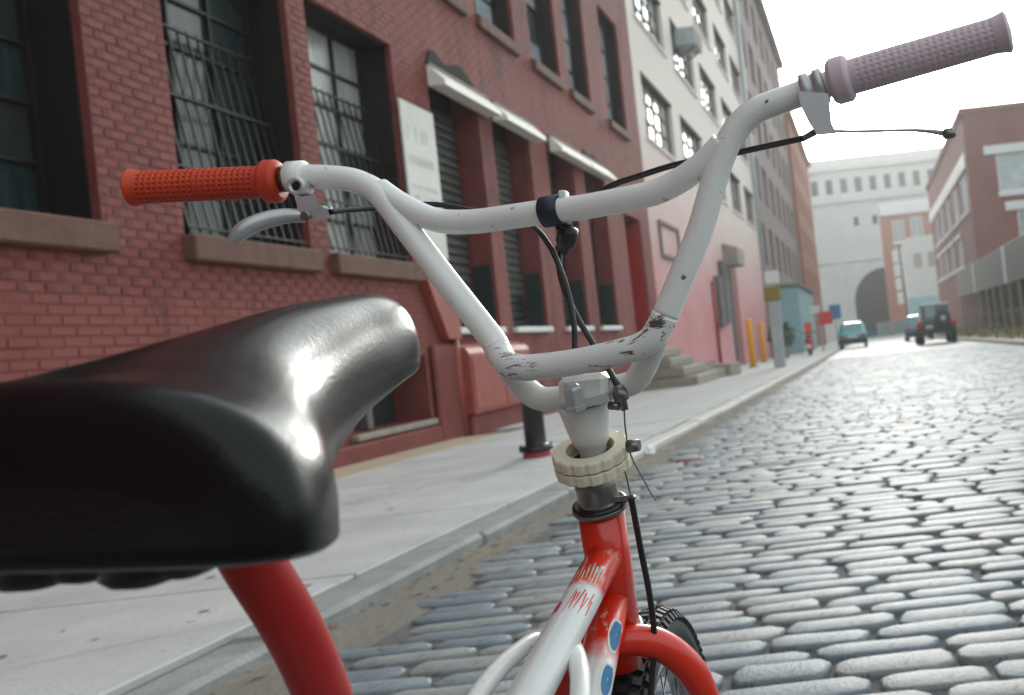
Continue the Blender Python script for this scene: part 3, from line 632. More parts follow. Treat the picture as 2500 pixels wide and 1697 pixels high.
# ------------------------------------------------------------------ street end, right: brick corner house, cream wall house
def camwall_house(name, label, Y, x0, x1, z1, depth, wm, holes, roof, pane='panesky', fm='white', cols=2, rows=2):
    t = thing(name, label, 'building', ((x0 + x1) / 2, Y, gz(Y))); m = MB(); xz_wall(m, Y, x0, x1, gz(Y) - 1.5, z1, holes, .5)
    m.box(x0, x0 + .5, Y + .5, Y + depth, gz(Y) - 1.5, z1); m.box(x1 - .5, x1, Y + .5, Y + depth, gz(Y) - 1.5, z1); m.box(x0 + .5, x1 - .5, Y + depth - .5, Y + depth, gz(Y) - 1.5, z1)
    m.obj('wall', wm, t)
    q = MB(); q.box(x0 + .51, x1 - .51, Y + 1.2, Y + 1.3, gz(Y) - 1.5, z1 - .1); q.obj('interior_wall', 'dark', t)
    q = MB(); q.bbox(x0 - .2, x1 + .2, Y - .25, Y + depth, z1 + .003, z1 + .5, .04); q.obj('roof', roof, t)
    for (a, b, c, d) in holes:
        fr = MB(); fw = .14
        fr.box(a, a + fw, Y + .1, Y + .22, c, d); fr.box(b - fw, b, Y + .1, Y + .22, c, d); fr.box(a + fw, b - fw, Y + .1, Y + .22, c, c + fw); fr.box(a + fw, b - fw, Y + .1, Y + .22, d - fw, d)
        for i in range(1, cols): xx = a + (b - a) * i / cols; fr.box(xx - .05, xx + .05, Y + .11, Y + .2, c + fw, d - fw)
        wo = fr.obj('window', fm, t)
        for i in range(cols):
            p = MB(); p.box(a + fw + (b - a - 2 * fw) * i / cols + .06, a + fw + (b - a - 2 * fw) * (i + 1) / cols - .06, Y + .15, Y + .17, c + fw, d - fw); p.obj('pane', pane, wo)
        q = MB(); q.bbox(a - .2, b + .2, Y - .12, Y + .05, c - .35, c - .02, .02); q.obj('sill', 'white', t)
    return t
ct = camwall_house('corner_tower', 'orange red brick corner house with large square windows before the anchorage', 190, 4.4, 13.6, 22.2, 14, 'redbrick',
                   [(6.3, 8.6, 15.2, 19.2), (9.7, 12.0, 15.6, 19.6), (6.3, 8.6, 10.6, 14.2), (9.7, 12.0, 10.6, 14.6)], 'white', pane='panelight')
q = MB(); q.bbox(4.2, 13.8, 189.6, 189.98, 20.3, 22.2, .05); q.obj('cornice_band', 'white', ct)
cw_ = thing('cream_corner_house', 'pale cream rendered house with rounded corner and teal painted base', 'building', (10, 168, gz(168)))
q = MB(); prof = [(7.0 + 1.6 * (1 - math.cos(a)), 13.0 + 1.2 * math.sin(a)) for a in [math.pi / 2 * i / 6 for i in range(7)]]
q.prism([(7.0, gz(168) - 1)] + prof + [(13.4, 14.2), (13.4, gz(168) - 1)], 1, 168, 180); q.obj('wall', 'stone', cw_)
q = MB(); q.bbox(6.9, 13.5, 167.9, 167.99, gz(168), 4.2, .03); q.obj('painted_base', 'teal', cw_)
for i in range(2):
    q = MB(); q.bbox(8.5 + 2.4 * i, 9.9 + 2.4 * i, 167.9, 167.995, 9.0, 11.4, .03); q.obj('blind_window', 'concrete', cw_)
bl = thing('blade_sign', 'tall dark post hung with a column of white sign plates at street end', 'sign', (5.7, 150, gz(150)))
q = MB(); q.tube([(5.95, 150, gz(150, .05)), (5.7, 150, 11.6)], .16, 10); q.obj('post', 'black', bl)
for i in range(4):
    q = MB(); z0 = 3.1 + 2.05 * i; q.bbox(4.65 - .03 * i, 5.55 - .03 * i, 149.9, 150.05, z0, z0 + 1.75, .06); q.obj('sign_plate', 'white', bl)

# ------------------------------------------------------------------ RIGHT BRICK FACTORY and shed
rx, ry = 9.0, 80.0
rf = thing('brick_factory', 'dull red brick factory with white bands on the right side of the street', 'building', (15, 90, gz(90)))
fh = [(11.3, 16.3, 9.9, 12.8), (12.5, 16.3, 5.4, 8.3), (18, 23, 9.9, 12.8), (18, 23, 5.4, 8.3)]
m = MB(); xz_wall(m, ry, rx, 30, gz(80) - 1.5, 16.2, fh, .5); m.obj('front_wall', 'rightbrick', rf)
for (a, b, c, d) in fh:
    fr = MB(); fw = .12
    for bxs in ((a, a + fw, c, d), (b - fw, b, c, d), (a + fw, b - fw, c, c + fw), (a + fw, b - fw, d - fw, d), ((a + b) / 2 - .06, (a + b) / 2 + .06, c + fw, d - fw)): fr.box(bxs[0], bxs[1], ry + .12, ry + .24, bxs[2], bxs[3])
    wo = fr.obj('window', 'white', rf)
    for i in range(2):
        p = MB(); hw = (b - a) / 2; p.box(a + hw * i + .1, a + hw * (i + 1) - .1, ry + .17, ry + .19, c + fw, d - fw); p.obj('pane', 'panesky' if c > 9 else 'panelight', wo)
    q = MB(); q.bbox(a - .9, b + .3, ry - .14, ry - .005, d + .06, d + .75, .02); q.obj('lintel', 'white', rf)
    q = MB(); q.bbox(a - .1, b + .3, ry - .12, ry + .1, c - .4, c - .01, .02); q.obj('sill', 'white', rf)
sh_ = [(82, 88.5, 9.0, 12.1), (90.5, 97, 9.0, 12.1), (99, 105, 9.0, 12.1), (107, 113, 9.0, 12.1), (115, 121, 9.0, 12.1), (90.5, 97, 5.0, 7.5), (99, 105, 5.0, 7.5), (107, 113, 5.0, 7.5), (115, 121, 5.0, 7.5)]
mb = MB(); yb = sorted({80.5, 126} | {o[0] for o in sh_} | {o[1] for o in sh_})
for a, b in zip(yb, yb[1:]):
    c = (a + b) / 2; z = gz(90) - 1.5
    for h0, h1 in sorted((o[2], o[3]) for o in sh_ if o[0] < c < o[1]):
        mb.box(rx, rx + .5, a, b, z, h0); z = h1
    mb.box(rx, rx + .5, a, b, z, 16.2)
mb.obj('side_wall', 'rightbrick', rf)
q = MB(); q.box(rx + 1.3, 29.9, ry + 1.3, 126, gz(90) - 1.5, 16.1); q.box(rx + .51, rx + 1.3, ry + .8, ry + .9, 0, 16); q.obj('interior_block', 'dark', rf)
q = MB(); q.bbox(rx - .25, 30, ry - .25, 126.2, 16.203, 16.7, .05); q.obj('parapet', 'rightbrick', rf)
yy = 80.7
while yy < 122:
    q = MB(); q.bbox(rx - .12, rx - .004, yy, yy + 5.6, 12.2, 13.4, .02); q.obj('white_band', 'white', rf); yy += 5.72
for (a, b, c, d) in sh_:
    fr = MB(); fr.box(rx + .1, rx + .2, a, a + .12, c, d); fr.box(rx + .1, rx + .2, b - .12, b, c, d); fr.box(rx + .1, rx + .2, (a + b) / 2 - .08, (a + b) / 2 + .08, c, d); fr.box(rx + .1, rx + .2, a + .12, b - .12, d - .12, d); wo = fr.obj('window', 'white', rf)
    for i in range(2):
        p = MB(); hw = (b - a) / 2; p.box(rx + .15, rx + .17, a + hw * i + .1, a + hw * (i + 1) - .1, c, d - .12); p.obj('pane', 'panesky', wo)
    q = MB(); q.bbox(rx - .14, rx + .09, a - .2, b + .2, c - .32, c - .01, .02); q.obj('sill', 'white', rf)
    if d < 8: q = MB(); q.bbox(rx - .1, rx - .004, a - .3, b + .3, d + .02, d + .35, .02); q.obj('lintel', 'white', rf)
sd = thing('loading_shed', 'open dark loading shed under a deep grey corrugated fascia on the right', 'shed', (8.8, 64, gz(64)))
yy = 40.0; i = 0
while yy < 95:
    q = MB(); q.bbox(8.56, 8.62, yy, yy + 1.16, 2.28, 4.55, .015); q.obj('fascia_sheet', 'white' if i in (18, 33) else 'greymetal', sd); yy += 1.2; i += 1
q = MB(); q.box(8.63, 22, 40, 79.5, 4.3, 4.45); q.box(8.63, 8.95, 79.5, 95, 4.3, 4.45); q.obj('roof', 'greymetal', sd)
q = MB(); q.box(16, 16.2, 40, 79.6, gz(60, -.2), 4.28); q.box(8.8, 16, 79.5, 79.7, gz(70, -.4), 4.28); q.obj('back_wall', 'dark', sd)
for k in range(14):
    q = MB(); yk = 42 + 4 * k; q.bbox(8.66, 8.84, yk, yk + .18, gz(yk, .09), 4.28, .02); q.obj('post', 'concrete', sd)
fe = thing('wire_fence', 'rusty post and rail fence in front of the dark loading shed', 'fence', (7.2, 50, gz(50, .09)))
for k in range(20):
    q = MB(); yk = 26 + 2.6 * k; q.tube([(7.2, yk, gz(yk, .09)), (7.2, yk, gz(yk, 1.25))], .045, 8); q.obj('post', 'pinkframe', fe)
for hh in (.5, 1.15):
    q = MB(); q.obox((7.2, 26, gz(26, hh)), (7.2, 75.4, gz(75.4, hh)), .05, .05); q.obj('rail', 'pinkframe', fe)

# ------------------------------------------------------------------ sidewalk things
spx = onground(1312, 1115, .07)
sp = thing('standpipe', 'black fire standpipe with flange and red foot on the sidewalk', 'standpipe', spx)
q = MB(); q.lathe(spx, (0, 0, 1), [(0, .11), (.035, .11), (.045, .098), (.05, .098)], 20); q.obj('foot', 'redpaint', sp)
q = MB(); q.lathe(spx, (0, 0, 1), [(.051, .135), (.085, .135), (.092, .11), (.10, .085), (.115, .082), (.50, .082), (.515, .095), (.56, .095), (.57, .07), (.60, .065), (.615, .03)], 24); q.obj('pipe', 'black', sp)
for k in range(6):
    a = k * math.pi / 3 + .2; q = MB(); q.lathe(spx + Vector((math.cos(a) * .118, math.sin(a) * .118, .085)), (0, 0, 1), [(0, .014), (.018, .014)], 6, smooth=False); q.obj('flange_bolt', 'black', sp)
for i, (u, v, hh, lab) in enumerate(((1840, 897, 1.62, 'nearer yellow steel bollard before the pink building gate'), (1866, 884, 1.62, 'farther yellow steel bollard before the pink building gate'))):
    p = onground(u, v, .07); t = thing('bollard', lab, 'bollard', p, 'yellow bollards by the gate'); q = MB()
    q.lathe(p, (0, 0, 1), [(0, .10), (hh - .09, .10), (hh - .04, .085), (hh - .01, .05), (hh, .015)], 18); q.obj('post', 'yellow', t)
    q = MB(); q.lathe(p, (0, 0, 1), [(0, .17), (.03, .17), (.045, .14)], 18); q.obj('base_plate', 'concrete', t)
p = onground(1906, 896, .07)
t = thing('sign_post', 'wide grey steel post carrying an olive box sign by the kerb', 'sign', p)
q = MB(); q.bbox(p.x - .17, p.x + .17, p.y - .1, p.y + .1, p.z, p.z + 1.95, .03); q.obj('post', 'galv', t)
q = MB(); q.bbox(p.x - .25, p.x + .24, p.y - .13, p.y + .13, p.z + 1.96, p.z + 2.38, .03); q.obj('sign_box', 'olive', t)
q = MB(); q.bbox(p.x - .2, p.x + .22, p.y - .04, p.y + .04, p.z + 2.45, p.z + 2.82, .02); q.obj('sign_plate', 'white', t)
q = MB(); q.tube([(p.x, p.y, p.z + 2.38), (p.x, p.y, p.z + 2.46)], .03, 8); q.obj('bracket', 'galv', t)
# litter
p = onground(1588, 1115, -.01)
lt = thing('crumpled_paper', 'crumpled white paper bag lying in the gutter', 'litter', p)
bm = bmesh.new(); bmesh.ops.create_icosphere(bm, subdivisions=3, radius=.06)
q = MB(); q.add([Vector((v.co.x * .7, v.co.y * 1.5, max(0, v.co.z * .9 + .035))) * (1 + .35 * noise.noise(v.co * 22)) + p for v in bm.verts], [[v.index for v in f.verts] for f in bm.faces]); bm.free(); q.obj('paper', 'white', lt)
p = onground(1685, 1132, .014)
p.z += .012
lt = thing('red_stick', 'thin red and white stick lying on the cobbles near the kerb', 'litter', p)
q = MB(); q.tube([p + Vector((-.10, -.01, .012)), p + Vector((.07, .015, .012))], .007, 8); q.obj('shaft', 'redpaint', lt)
q = MB(); q.lathe(p + Vector((.07, .015, .012)), (1, .1, 0), [(0, .008), (.008, .013), (.022, .013), (.028, .008)], 10); q.obj('tip', 'white', lt)
lv = MB()
for i in range(420):
    yy = random.uniform(2.2, 16); xx = KX1 + abs(random.gauss(0, .28)); s_ = random.uniform(.008, .028); a = random.uniform(0, 6.3); zz = gz(yy, .016 + gfill(xx) + .012 * (xx > KX1 + .2))
    ca, sa = math.cos(a) * s_, math.sin(a) * s_
    lv.add([(xx - ca, yy - sa, zz), (xx + sa * .5, yy - ca * .5, zz + .004), (xx + ca, yy + sa, zz + s_ * .3), (xx - sa * .5, yy + ca * .5, zz + .006)], [(0, 1, 2, 3)])
tag(lv.obj('leaf_litter', mat('dead_leaves', (.20, .13, .07), (.30, .22, .13), rough=.9, nscale=20)), 'scattered dead leaves and grit in the gutter along the kerb', 'leaf litter', kind='stuff')

# leafy things
def leaves(mb, c, r, n, s, squash=1):
    for i in range(n):
        d_ = Vector((random.gauss(0, 1), random.gauss(0, 1), random.gauss(0, 1))).normalized() * random.uniform(.35, 1) ** .6
        p = Vector(c) + Vector((d_.x * r, d_.y * r, d_.z * r * squash)); a = Vector((random.uniform(-1, 1), random.uniform(-1, 1), random.uniform(-.6, 1))).normalized() * s; b = a.orthogonal().normalized() * s * .4
        mb.add([p, p + a * .5 + b, p + a, p + a * .5 - b], [(0, 1, 2, 3)])
pp = Vector((-3.9, 45.5, gz(45.5, .07)))
pl = thing('potted_shrub', 'dark green shrub in a tub beside the parked red scooter', 'plant', pp)
q = MB(); q.lathe(pp, (0, 0, 1), [(0, .22), (.42, .3), (.45, .31)], 16); q.obj('tub', 'concrete', pl)
q = MB(); leaves(q, pp + Vector((0, 0, 1.05)), .62, 700, .16, 1.0); q.obj('foliage', 'leaf', pl)
q = MB(); q.tube([pp + Vector((0, 0, .4)), pp + Vector((.03, 0, 1.1))], .04, 8); q.obj('stem', 'concrete', pl)
wm = MB()
for i in range(900):
    yy = random.uniform(26, 75); xx = random.uniform(4.4, 7.0); h_ = random.uniform(.1, .5); a = random.uniform(0, 6.3)
    b0 = Vector((xx, yy, gz(yy, .09))); s_ = Vector((math.cos(a), math.sin(a), 0)) * .03
    tip = b0 + Vector((random.uniform(-.12, .12), random.uniform(-.12, .12), h_)); wm.add([b0 - s_, b0 + s_, tip], [(0, 1, 2)])
tag(wm.obj('roadside_weeds', 'weed'), 'dry green weeds growing along the right side of the road', 'weeds', kind='stuff')

# scooter
def wheel(parent, c, r, wdt, axis=(1, 0, 0), nm='wheel', tm='rubber', rm='galv'):
    c = Vector(c); a = Vector(axis).normalized(); q = MB()
    q.lathe(c - a * wdt / 2, a, [(0, r * .66), (wdt * .03, r * .90), (wdt * .2, r), (wdt * .8, r), (wdt * .97, r * .90), (wdt, r * .66)], 28); o = q.obj(nm, tm, parent)
    q = MB(); q.lathe(c - a * wdt * .53, a, [(0, r * .2), (wdt * .12, r * .62), (wdt * .3, r * .64), (wdt * .76, r * .64), (wdt * .94, r * .62), (wdt * 1.06, r * .2)], 20); q.obj('rim', rm, o); return o
sc = thing('motor_scooter', 'dark red motor scooter parked on the left sidewalk facing away', 'scooter', (-2.75, 46, gz(46, .07)))
z = gz(46, .07); bx_, by_ = -2.75, 46.0
wheel(sc, (bx_, by_, z + .24), .24, .11); wheel(sc, (bx_, by_ + 1.25, z + .24), .24, .10)
q = MB(); q.tube(cat_rom([(bx_, by_ - .25, z + .55), (bx_, by_, z + .66), (bx_, by_ + .35, z + .6), (bx_, by_ + .5, z + .34), (bx_, by_ + .85, z + .32), (bx_, by_ + 1.05, z + .55), (bx_, by_ + .98, z + .98)], 5), [.07] * 3 + [.19] * 10 + [.16] * 10 + [.12] * 8, 14); q.obj('bodywork', 'redpaint', sc)
q = MB(); q.bbox(bx_ - .14, bx_ + .14, by_ - .2, by_ + .5, z + .76, z + .88, .05); q.obj('seat', 'black', sc)
q = MB(); q.tube([(bx_ - .33, by_ + .9, z + 1.05), (bx_ - .1, by_ + .97, z + 1.0), (bx_ + .1, by_ + .97, z + 1.0), (bx_ + .33, by_ + .9, z + 1.05)], .022, 8); q.obj('handlebar', 'black', sc)
q = MB(); q.bbox(bx_ - .07, bx_ + .07, by_ - .3, by_ - .24, z + .56, z + .66, .02); q.obj('tail_light', 'taillight', sc)
q = MB(); q.bbox(bx_ - .1, bx_ + .1, by_ - .31, by_ - .28, z + .34, z + .5, .01); q.obj('number_plate', 'white', sc)
# street signs far left
def post_sign(name, label, cat, x, y, parts, ph, pm='galv'):
    zb = gz(y, .07); t = thing(name, label, cat, (x, y, zb)); q = MB(); q.tube([(x, y, zb), (x, y, zb + ph)], .045, 10); q.obj('post', pm, t)
    for nm, (dx0, dx1, z0, z1), m_ in parts: q = MB(); q.bbox(x + dx0, x + dx1, y - .07, y - .045, zb + z0, zb + z1, .02); q.obj(nm, m_, t)
    return t
post_sign('red_banner_sign', 'red square sign on a post above the far left sidewalk', 'sign', -2.6, 56, [('sign_plate', (-.05, .68, 1.45, 2.15), 'signred'), ('round_sign', (-.5, -.02, 2.12, 2.5), 'white')], 2.55)
post_sign('orange_warning_board', 'narrow orange red warning board standing behind the scooter', 'sign', -2.95, 50, [('board', (-.17, .17, .55, 1.55), 'orange')], 1.6)
post_sign('blue_sign', 'square blue sign hanging over the sidewalk at the street end', 'sign', -2.35, 75, [('sign_plate', (-.42, .45, 2.0, 3.05), 'blue')], 3.2)
# barriers in front of the arch
for i, (x, y, wdt, hh, m_, lab) in enumerate(((-.9, 105, 1.35, .75, 'blue', 'bright blue barrier board left of the arch'), (.9, 118, 1.7, 1.5, 'teal', 'pale teal barrier panel in front of the arch, left one'), (2.75, 118, 1.7, 1.45, 'teal', 'pale teal barrier panel in front of the arch, right one'))):
    zb = gz(y); t = thing('road_barrier', lab, 'barrier', (x + wdt / 2, y, zb), 'barriers before the arch'); q = MB(); q.bbox(x, x + wdt, y, y + .1, zb + .35, zb + .35 + hh, .02); q.obj('board', m_, t)
    for xx in (x + .15, x + wdt - .15): q = MB(); q.obox((xx, y - .25, zb), (xx, y + .04, zb + .5), .06, .06); q.obox((xx, y + .35, zb), (xx, y + .06, zb + .5), .06, .06); q.obj('leg', 'galv', t)

# ------------------------------------------------------------------ cars (built facing +Y, seen from behind)
def lathe_car(name, label, loc, paint, L=4.3, W=1.72, Ht=1.42):
    t = thing(name, label, 'car', (0, 0, 0)); hw = W / 2
    side = [(.0, .42), (.02, .72), (.10, .90), (.55, .98), (1.05, Ht - .06), (1.5, Ht), (2.3, Ht - .02), (3.0, .96), (4.0, .82), (L, .62), (L, .35), (3.9, .24), (.3, .24)]
    secs = [(-hw, .86), (-hw * .97, 1.0), (-hw * .6, 1.0), (0, 1.0), (hw * .6, 1.0), (hw * .97, 1.0), (hw, .86)]
    q = MB(); n = len(side); vs = []
    for x, k in secs:
        for (y_, z_) in side:
            tum = 1 - max(0, z_ - .9) * .34; zz = z_ if k == 1 else .62 + (z_ - .62) * .86
            crown = .03 * (1 - (x / hw) ** 2) if z_ > .6 else 0
            vs.append((x * tum, y_ + (.06 * (x / hw) ** 2 if y_ < .3 else 0), zz + crown))
    fs = [(i * n + k, i * n + (k + 1) % n, (i + 1) * n + (k + 1) % n, (i + 1) * n + k) for i in range(len(secs) - 1) for k in range(n)] + [list(range(n)), list(range((len(secs) - 1) * n, len(secs) * n))[::-1]]
    q.add(vs, fs, True); q.obj('body', paint, t)
    q = MB(); q.add([(-.62, .58, 1.045), (.62, .58, 1.045), (.54, 1.02, Ht - .05), (-.54, 1.02, Ht - .05), (-.62, .62, 1.0), (.62, .62, 1.0), (.54, 1.06, Ht - .09), (-.54, 1.06, Ht - .09)], [(0, 1, 2, 3), (7, 6, 5, 4), (0, 4, 5, 1), (1, 5, 6, 2), (2, 6, 7, 3), (3, 7, 4, 0)]); q.obj('rear_window', 'carglass', t)
    q = MB(); q.bbox(-hw + .03, hw - .03, -.09, .12, .36, .56, .05); q.obj('bumper', 'black', t)
    for s_ in (-1, 1):
        q = MB(); q.bbox(s_ * (hw - .36), s_ * (hw - .08), -.03, .08, .62, .80, .03); q.obj('tail_light', 'taillight', t)
        wheel(t, (s_ * (hw - .12), .75, .31), .31, .2); wheel(t, (s_ * (hw - .12), L - .85, .31), .31, .2)
    q = MB(); q.bbox(-.26, .26, -.05, .02, .62, .76, .01); q.obj('number_plate', 'white', t)
    t.location = loc; return t
lathe_car('parked_car', 'small teal car parked by the left kerb down the street', (-1.0, 60, gz(60)), 'carteal', Ht=1.5)
lathe_car('parked_car', 'blue car parked on the right in front of the dark jeep', (3.05, 62, gz(62)), 'carblue', Ht=1.55)
jp = thing('jeep', 'dark green open backed jeep with fat tyres on the right of the road', 'jeep', (0, 0, 0))
q = MB(); q.bbox(-.72, .72, 0, 3.6, .5, 1.06, .06); q.obj('tub', 'cardark', jp)
q = MB(); q.prism([(.1, 1.062), (.25, 1.72), (.4, 1.78), (2.0, 1.78), (2.3, 1.062)], 0, -.62, .62); q.obj('soft_top', 'cardark', jp)
q = MB(); q.add([(-.46, .10, 1.16), (.02, .10, 1.16), (-.02, .21, 1.66), (-.42, .21, 1.66), (-.46, .13, 1.16), (.02, .13, 1.16), (-.02, .24, 1.66), (-.42, .24, 1.66)], [(0, 1, 2, 3), (7, 6, 5, 4), (0, 4, 5, 1), (1, 5, 6, 2), (2, 6, 7, 3), (3, 7, 4, 0)]); q.obj('rear_window', 'carglass', jp)
q = MB(); q.bbox(-.8, .8, -.14, .02, .48, .62, .03); q.obj('bumper', 'black', jp)
wheel(jp, (.3, -.16, 1.1), .36, .2, (0, 1, 0), 'spare_wheel')
for s_ in (-1, 1):
    wheel(jp, (s_ * .72, .45, .38), .38, .3); wheel(jp, (s_ * .72, 2.9, .38), .38, .3)
    q = MB(); q.bbox(s_ * .62, s_ * .86, -.06, .04, .78, 1.0, .03); q.obj('tail_light', 'taillight', jp)
    q = MB(); q.bbox(s_ * .6, s_ * .92, .05, .9, .77, .84, .03); q.obj('mudguard', 'black', jp)
q = MB(); q.bbox(-.5, -.16, -.05, -.01, .68, .84, .01); q.obj('number_plate', 'galv', jp)
jp.location = (2.95, 44.6, gz(44.6)); jp.rotation_euler.x = -S

# ------------------------------------------------------------------ THE BICYCLE
bk = thing('bicycle', 'old red and white small wheeled bicycle with high handlebar and black saddle', 'bicycle', (-.26, .55, 0))
UP = Vector((0, -.30, 1)).normalized()          # steering axis, leaning back
def ax_pt(z): return Vector((-.2445 + (z - .6) * .05, .87 + (.6326 - z) * .31, z))
def rpx(px, Y): return px * Y / F
# handlebar
left = [(664, 442, .862), (726, 432, .862), (776, 432, .862), (838, 436, .862), (884, 448, .861), (930, 478, .859), (990, 555, .855), (1087, 682, .846), (1172, 790, .838), (1208, 838, .832), (1222, 870, .824), (1240, 889, .816), (1270, 897, .813), (1313, 896, .811), (1416, 882, .807), (1520, 858, .803), (1560, 846, .802), (1590, 828, .801), (1607, 803, .801), (1624, 770, .801), (1655, 696, .801), (1706, 571, .802), (1738, 462, .803), (1757, 400, .803), (1782, 340, .803), (1812, 298, .803), (1850, 268, .803), (1895, 250, .803), (1940, 234, .803), (2040, 199, .80)]
wpts = [P(*p) for p in left]; rad = .0103
def sm(a, b): return cat_rom(wpts[a:b], 6)
full = cat_rom(wpts, 6); i0, i1 = 10 * 6 - 3, 19 * 6
hbar = MB().tube(full[:i0 + 1], rad, 22).obj('handlebar', 'barwhite', bk)
MB().tube(full[i1:], rad, 22).obj('right_leg', 'barwhite', hbar)
MB().tube(full[i0:i1 + 1], rad * 1.02, 22).obj('lower_tube', 'barscuff', hbar)
cbar = pix([(925, 462, .862), (955, 484, .860), (986, 503, .857), (1039, 529, .853), (1088, 541, .850), (1155, 541, .846), (1221, 533, .842), (1345, 515, .833), (1422, 506, .828), (1533, 485, .820), (1599, 470, .816), (1644, 450, .813), (1688, 422, .809), (1730, 388, .806), (1765, 352, .804)])
MB().tube(cbar, .0102, 22).obj('cross_bar', 'barwhite', hbar)
# lower loop tube that carries the clamp
loop = pix([(1232, 880, .828), (1262, 925, .836), (1298, 962, .842), (1340, 975, .843), (1430, 962, .842), (1500, 947, .840), (1548, 932, .838), (1572, 898, .830), (1592, 850, .818), (1604, 815, .806)])
MB().tube(loop, [.0102] * len(loop), 20).obj('clamp_tube', 'stemwhite', hbar)
# pad clamp on the cross bar, with cable holder below it
c0, c1 = P(1325, 519, .835), P(1372, 511, .832); axc = (c1 - c0).normalized(); Lc = (c1 - c0).length
cl = MB().lathe(c0, axc, [(0, .0112), (.001, .0128), (Lc - .001, .0128), (Lc, .0112)], 24).obj('bar_clamp', 'navy', hbar)
a = P(1372, 478, .829); MB().bbox(a.x - .002, a.x + .004, a.y - .004, a.y + .008, a.z - .003, a.z + .004, .001).obj('clamp_lug', 'stemwhite', cl)
a, b = P(1382, 545, .84), P(1372, 612, .85); MB().tube(cat_rom([a, (a + b) / 2 + Vector((.003, 0, 0)), b], 5), [.005] * 3 + [.0085] * 5 + [.006] * 3, 12).obj('cable_holder', 'black', cl)
a, b = P(1358, 558, .845), P(1410, 541, .85); MB().tube([a, b], .003, 8).obj('holder_bolt', 'black', cl)
# grips: bumpy rubber with a flange
def grip(name, a, b, rin, gm, dent=.0013):
    a, b = Vector(a), Vector(b); L_ = (b - a).length; t = (b - a) / L_; n = 210; seg = 108
    pts = [a + t * L_ * i / n for i in range(n + 1)]; rr = []
    for i in range(n + 1):
        s_ = i / n                       # 0 = flange (inner) end, 1 = outer end
        r = rin
        if s_ < .12: r = rin + .0046 * min(1, (s_ / .03) ** .5) * min(1, max(0, (.125 - s_) / .025)) ** .5
        if s_ > .9: r = rin + .0030 * ((s_ - .9) / .1) ** 1.5
        if s_ > .985: r -= .004 * (s_ - .985) / .015
        rr.append(r)
    def mod2(i, k):
        s_ = i / n
        if s_ < .15 or s_ > .93: return 0
        return -dent if math.cos(s_ * 2 * math.pi * 26) < -.1 and math.cos(2 * math.pi * k / seg * 20) < .1 else 0
    o = MB().tube(pts, rr, seg, mod=mod2).obj(name, gm, bk)
    MB().lathe(b - t * .001, t, [(0, rr[-1] * .5), (.0015, rr[-1] * .48), (.002, .002)], 20).obj('end_plug', gm, o); return o
grip('left_grip', P(688, 442, .862), P(318, 459, .850), .0136, 'grip')
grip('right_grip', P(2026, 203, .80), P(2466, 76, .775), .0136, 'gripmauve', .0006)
# brake levers
def lever_left():
    c = P(726, 432, .862); ax_ = (P(776, 431, .862) - P(690, 436, .862)).normalized()
    o = MB().lathe(c - ax_ * .0075, ax_, [(0, .0115), (.001, .0135), (.014, .0135), (.015, .0115)], 24).obj('brake_lever', 'barwhite', bk)
    MB().lathe(P(700, 437, .862) - ax_ * .004, ax_, [(0, .0108), (.009, .0108)], 20).obj('spacer', 'steel', o)
    b = P(726, 455, .846); MB().lathe(b, (0, -1, 0), [(-.012, .0075), (.002, .0075), (.0035, .0068), (.0035, .0042), (-.001, .0040)], 20).obj('clamp_bolt_boss', 'alloy', o)
    MB().lathe(b, (0, -1, 0), [(-.002, .0040), (.0015, .0040)], 6).obj('bolt', 'black', o)
    poly = [(716, 470), (735, 480), (770, 474), (778, 500), (800, 512), (806, 528), (790, 537), (745, 536), (722, 528), (726, 505)]
    fr = [P(u, v, .842) for u, v in poly]; bkp = [P(u, v, .860) for u, v in poly]; n = len(poly)
    MB().add(fr + bkp, [list(range(n)), list(range(n, 2 * n))[::-1]] + [(i, (i + 1) % n, (i + 1) % n + n, i + n) for i in range(n)]).obj('lever_body', 'alloy', o)
    bl_ = pix([(745, 528, .848), (700, 527, .842), (650, 537, .835), (610, 552, .829), (584, 571, .826), (570, 588, .825)], 5)
    rr = [.0052 + .0018 * min(1, i / 8) - .0025 * max(0, (i - 18) / 8) for i in range(len(bl_))]
    MB().tube(bl_, rr, 14).obj('lever_blade', 'alloy', o)
    MB().lathe(P(748, 528, .840), (0, -1, 0), [(0, .0042), (.002, .0042), (.003, .003)], 12).obj('pivot_pin', 'steel', o)
    MB().tube([P(778, 506, .850), P(806, 514, .852)], [.0032, .004], 12).obj('cable_adjuster', 'chrome', o); return o
lever_left()
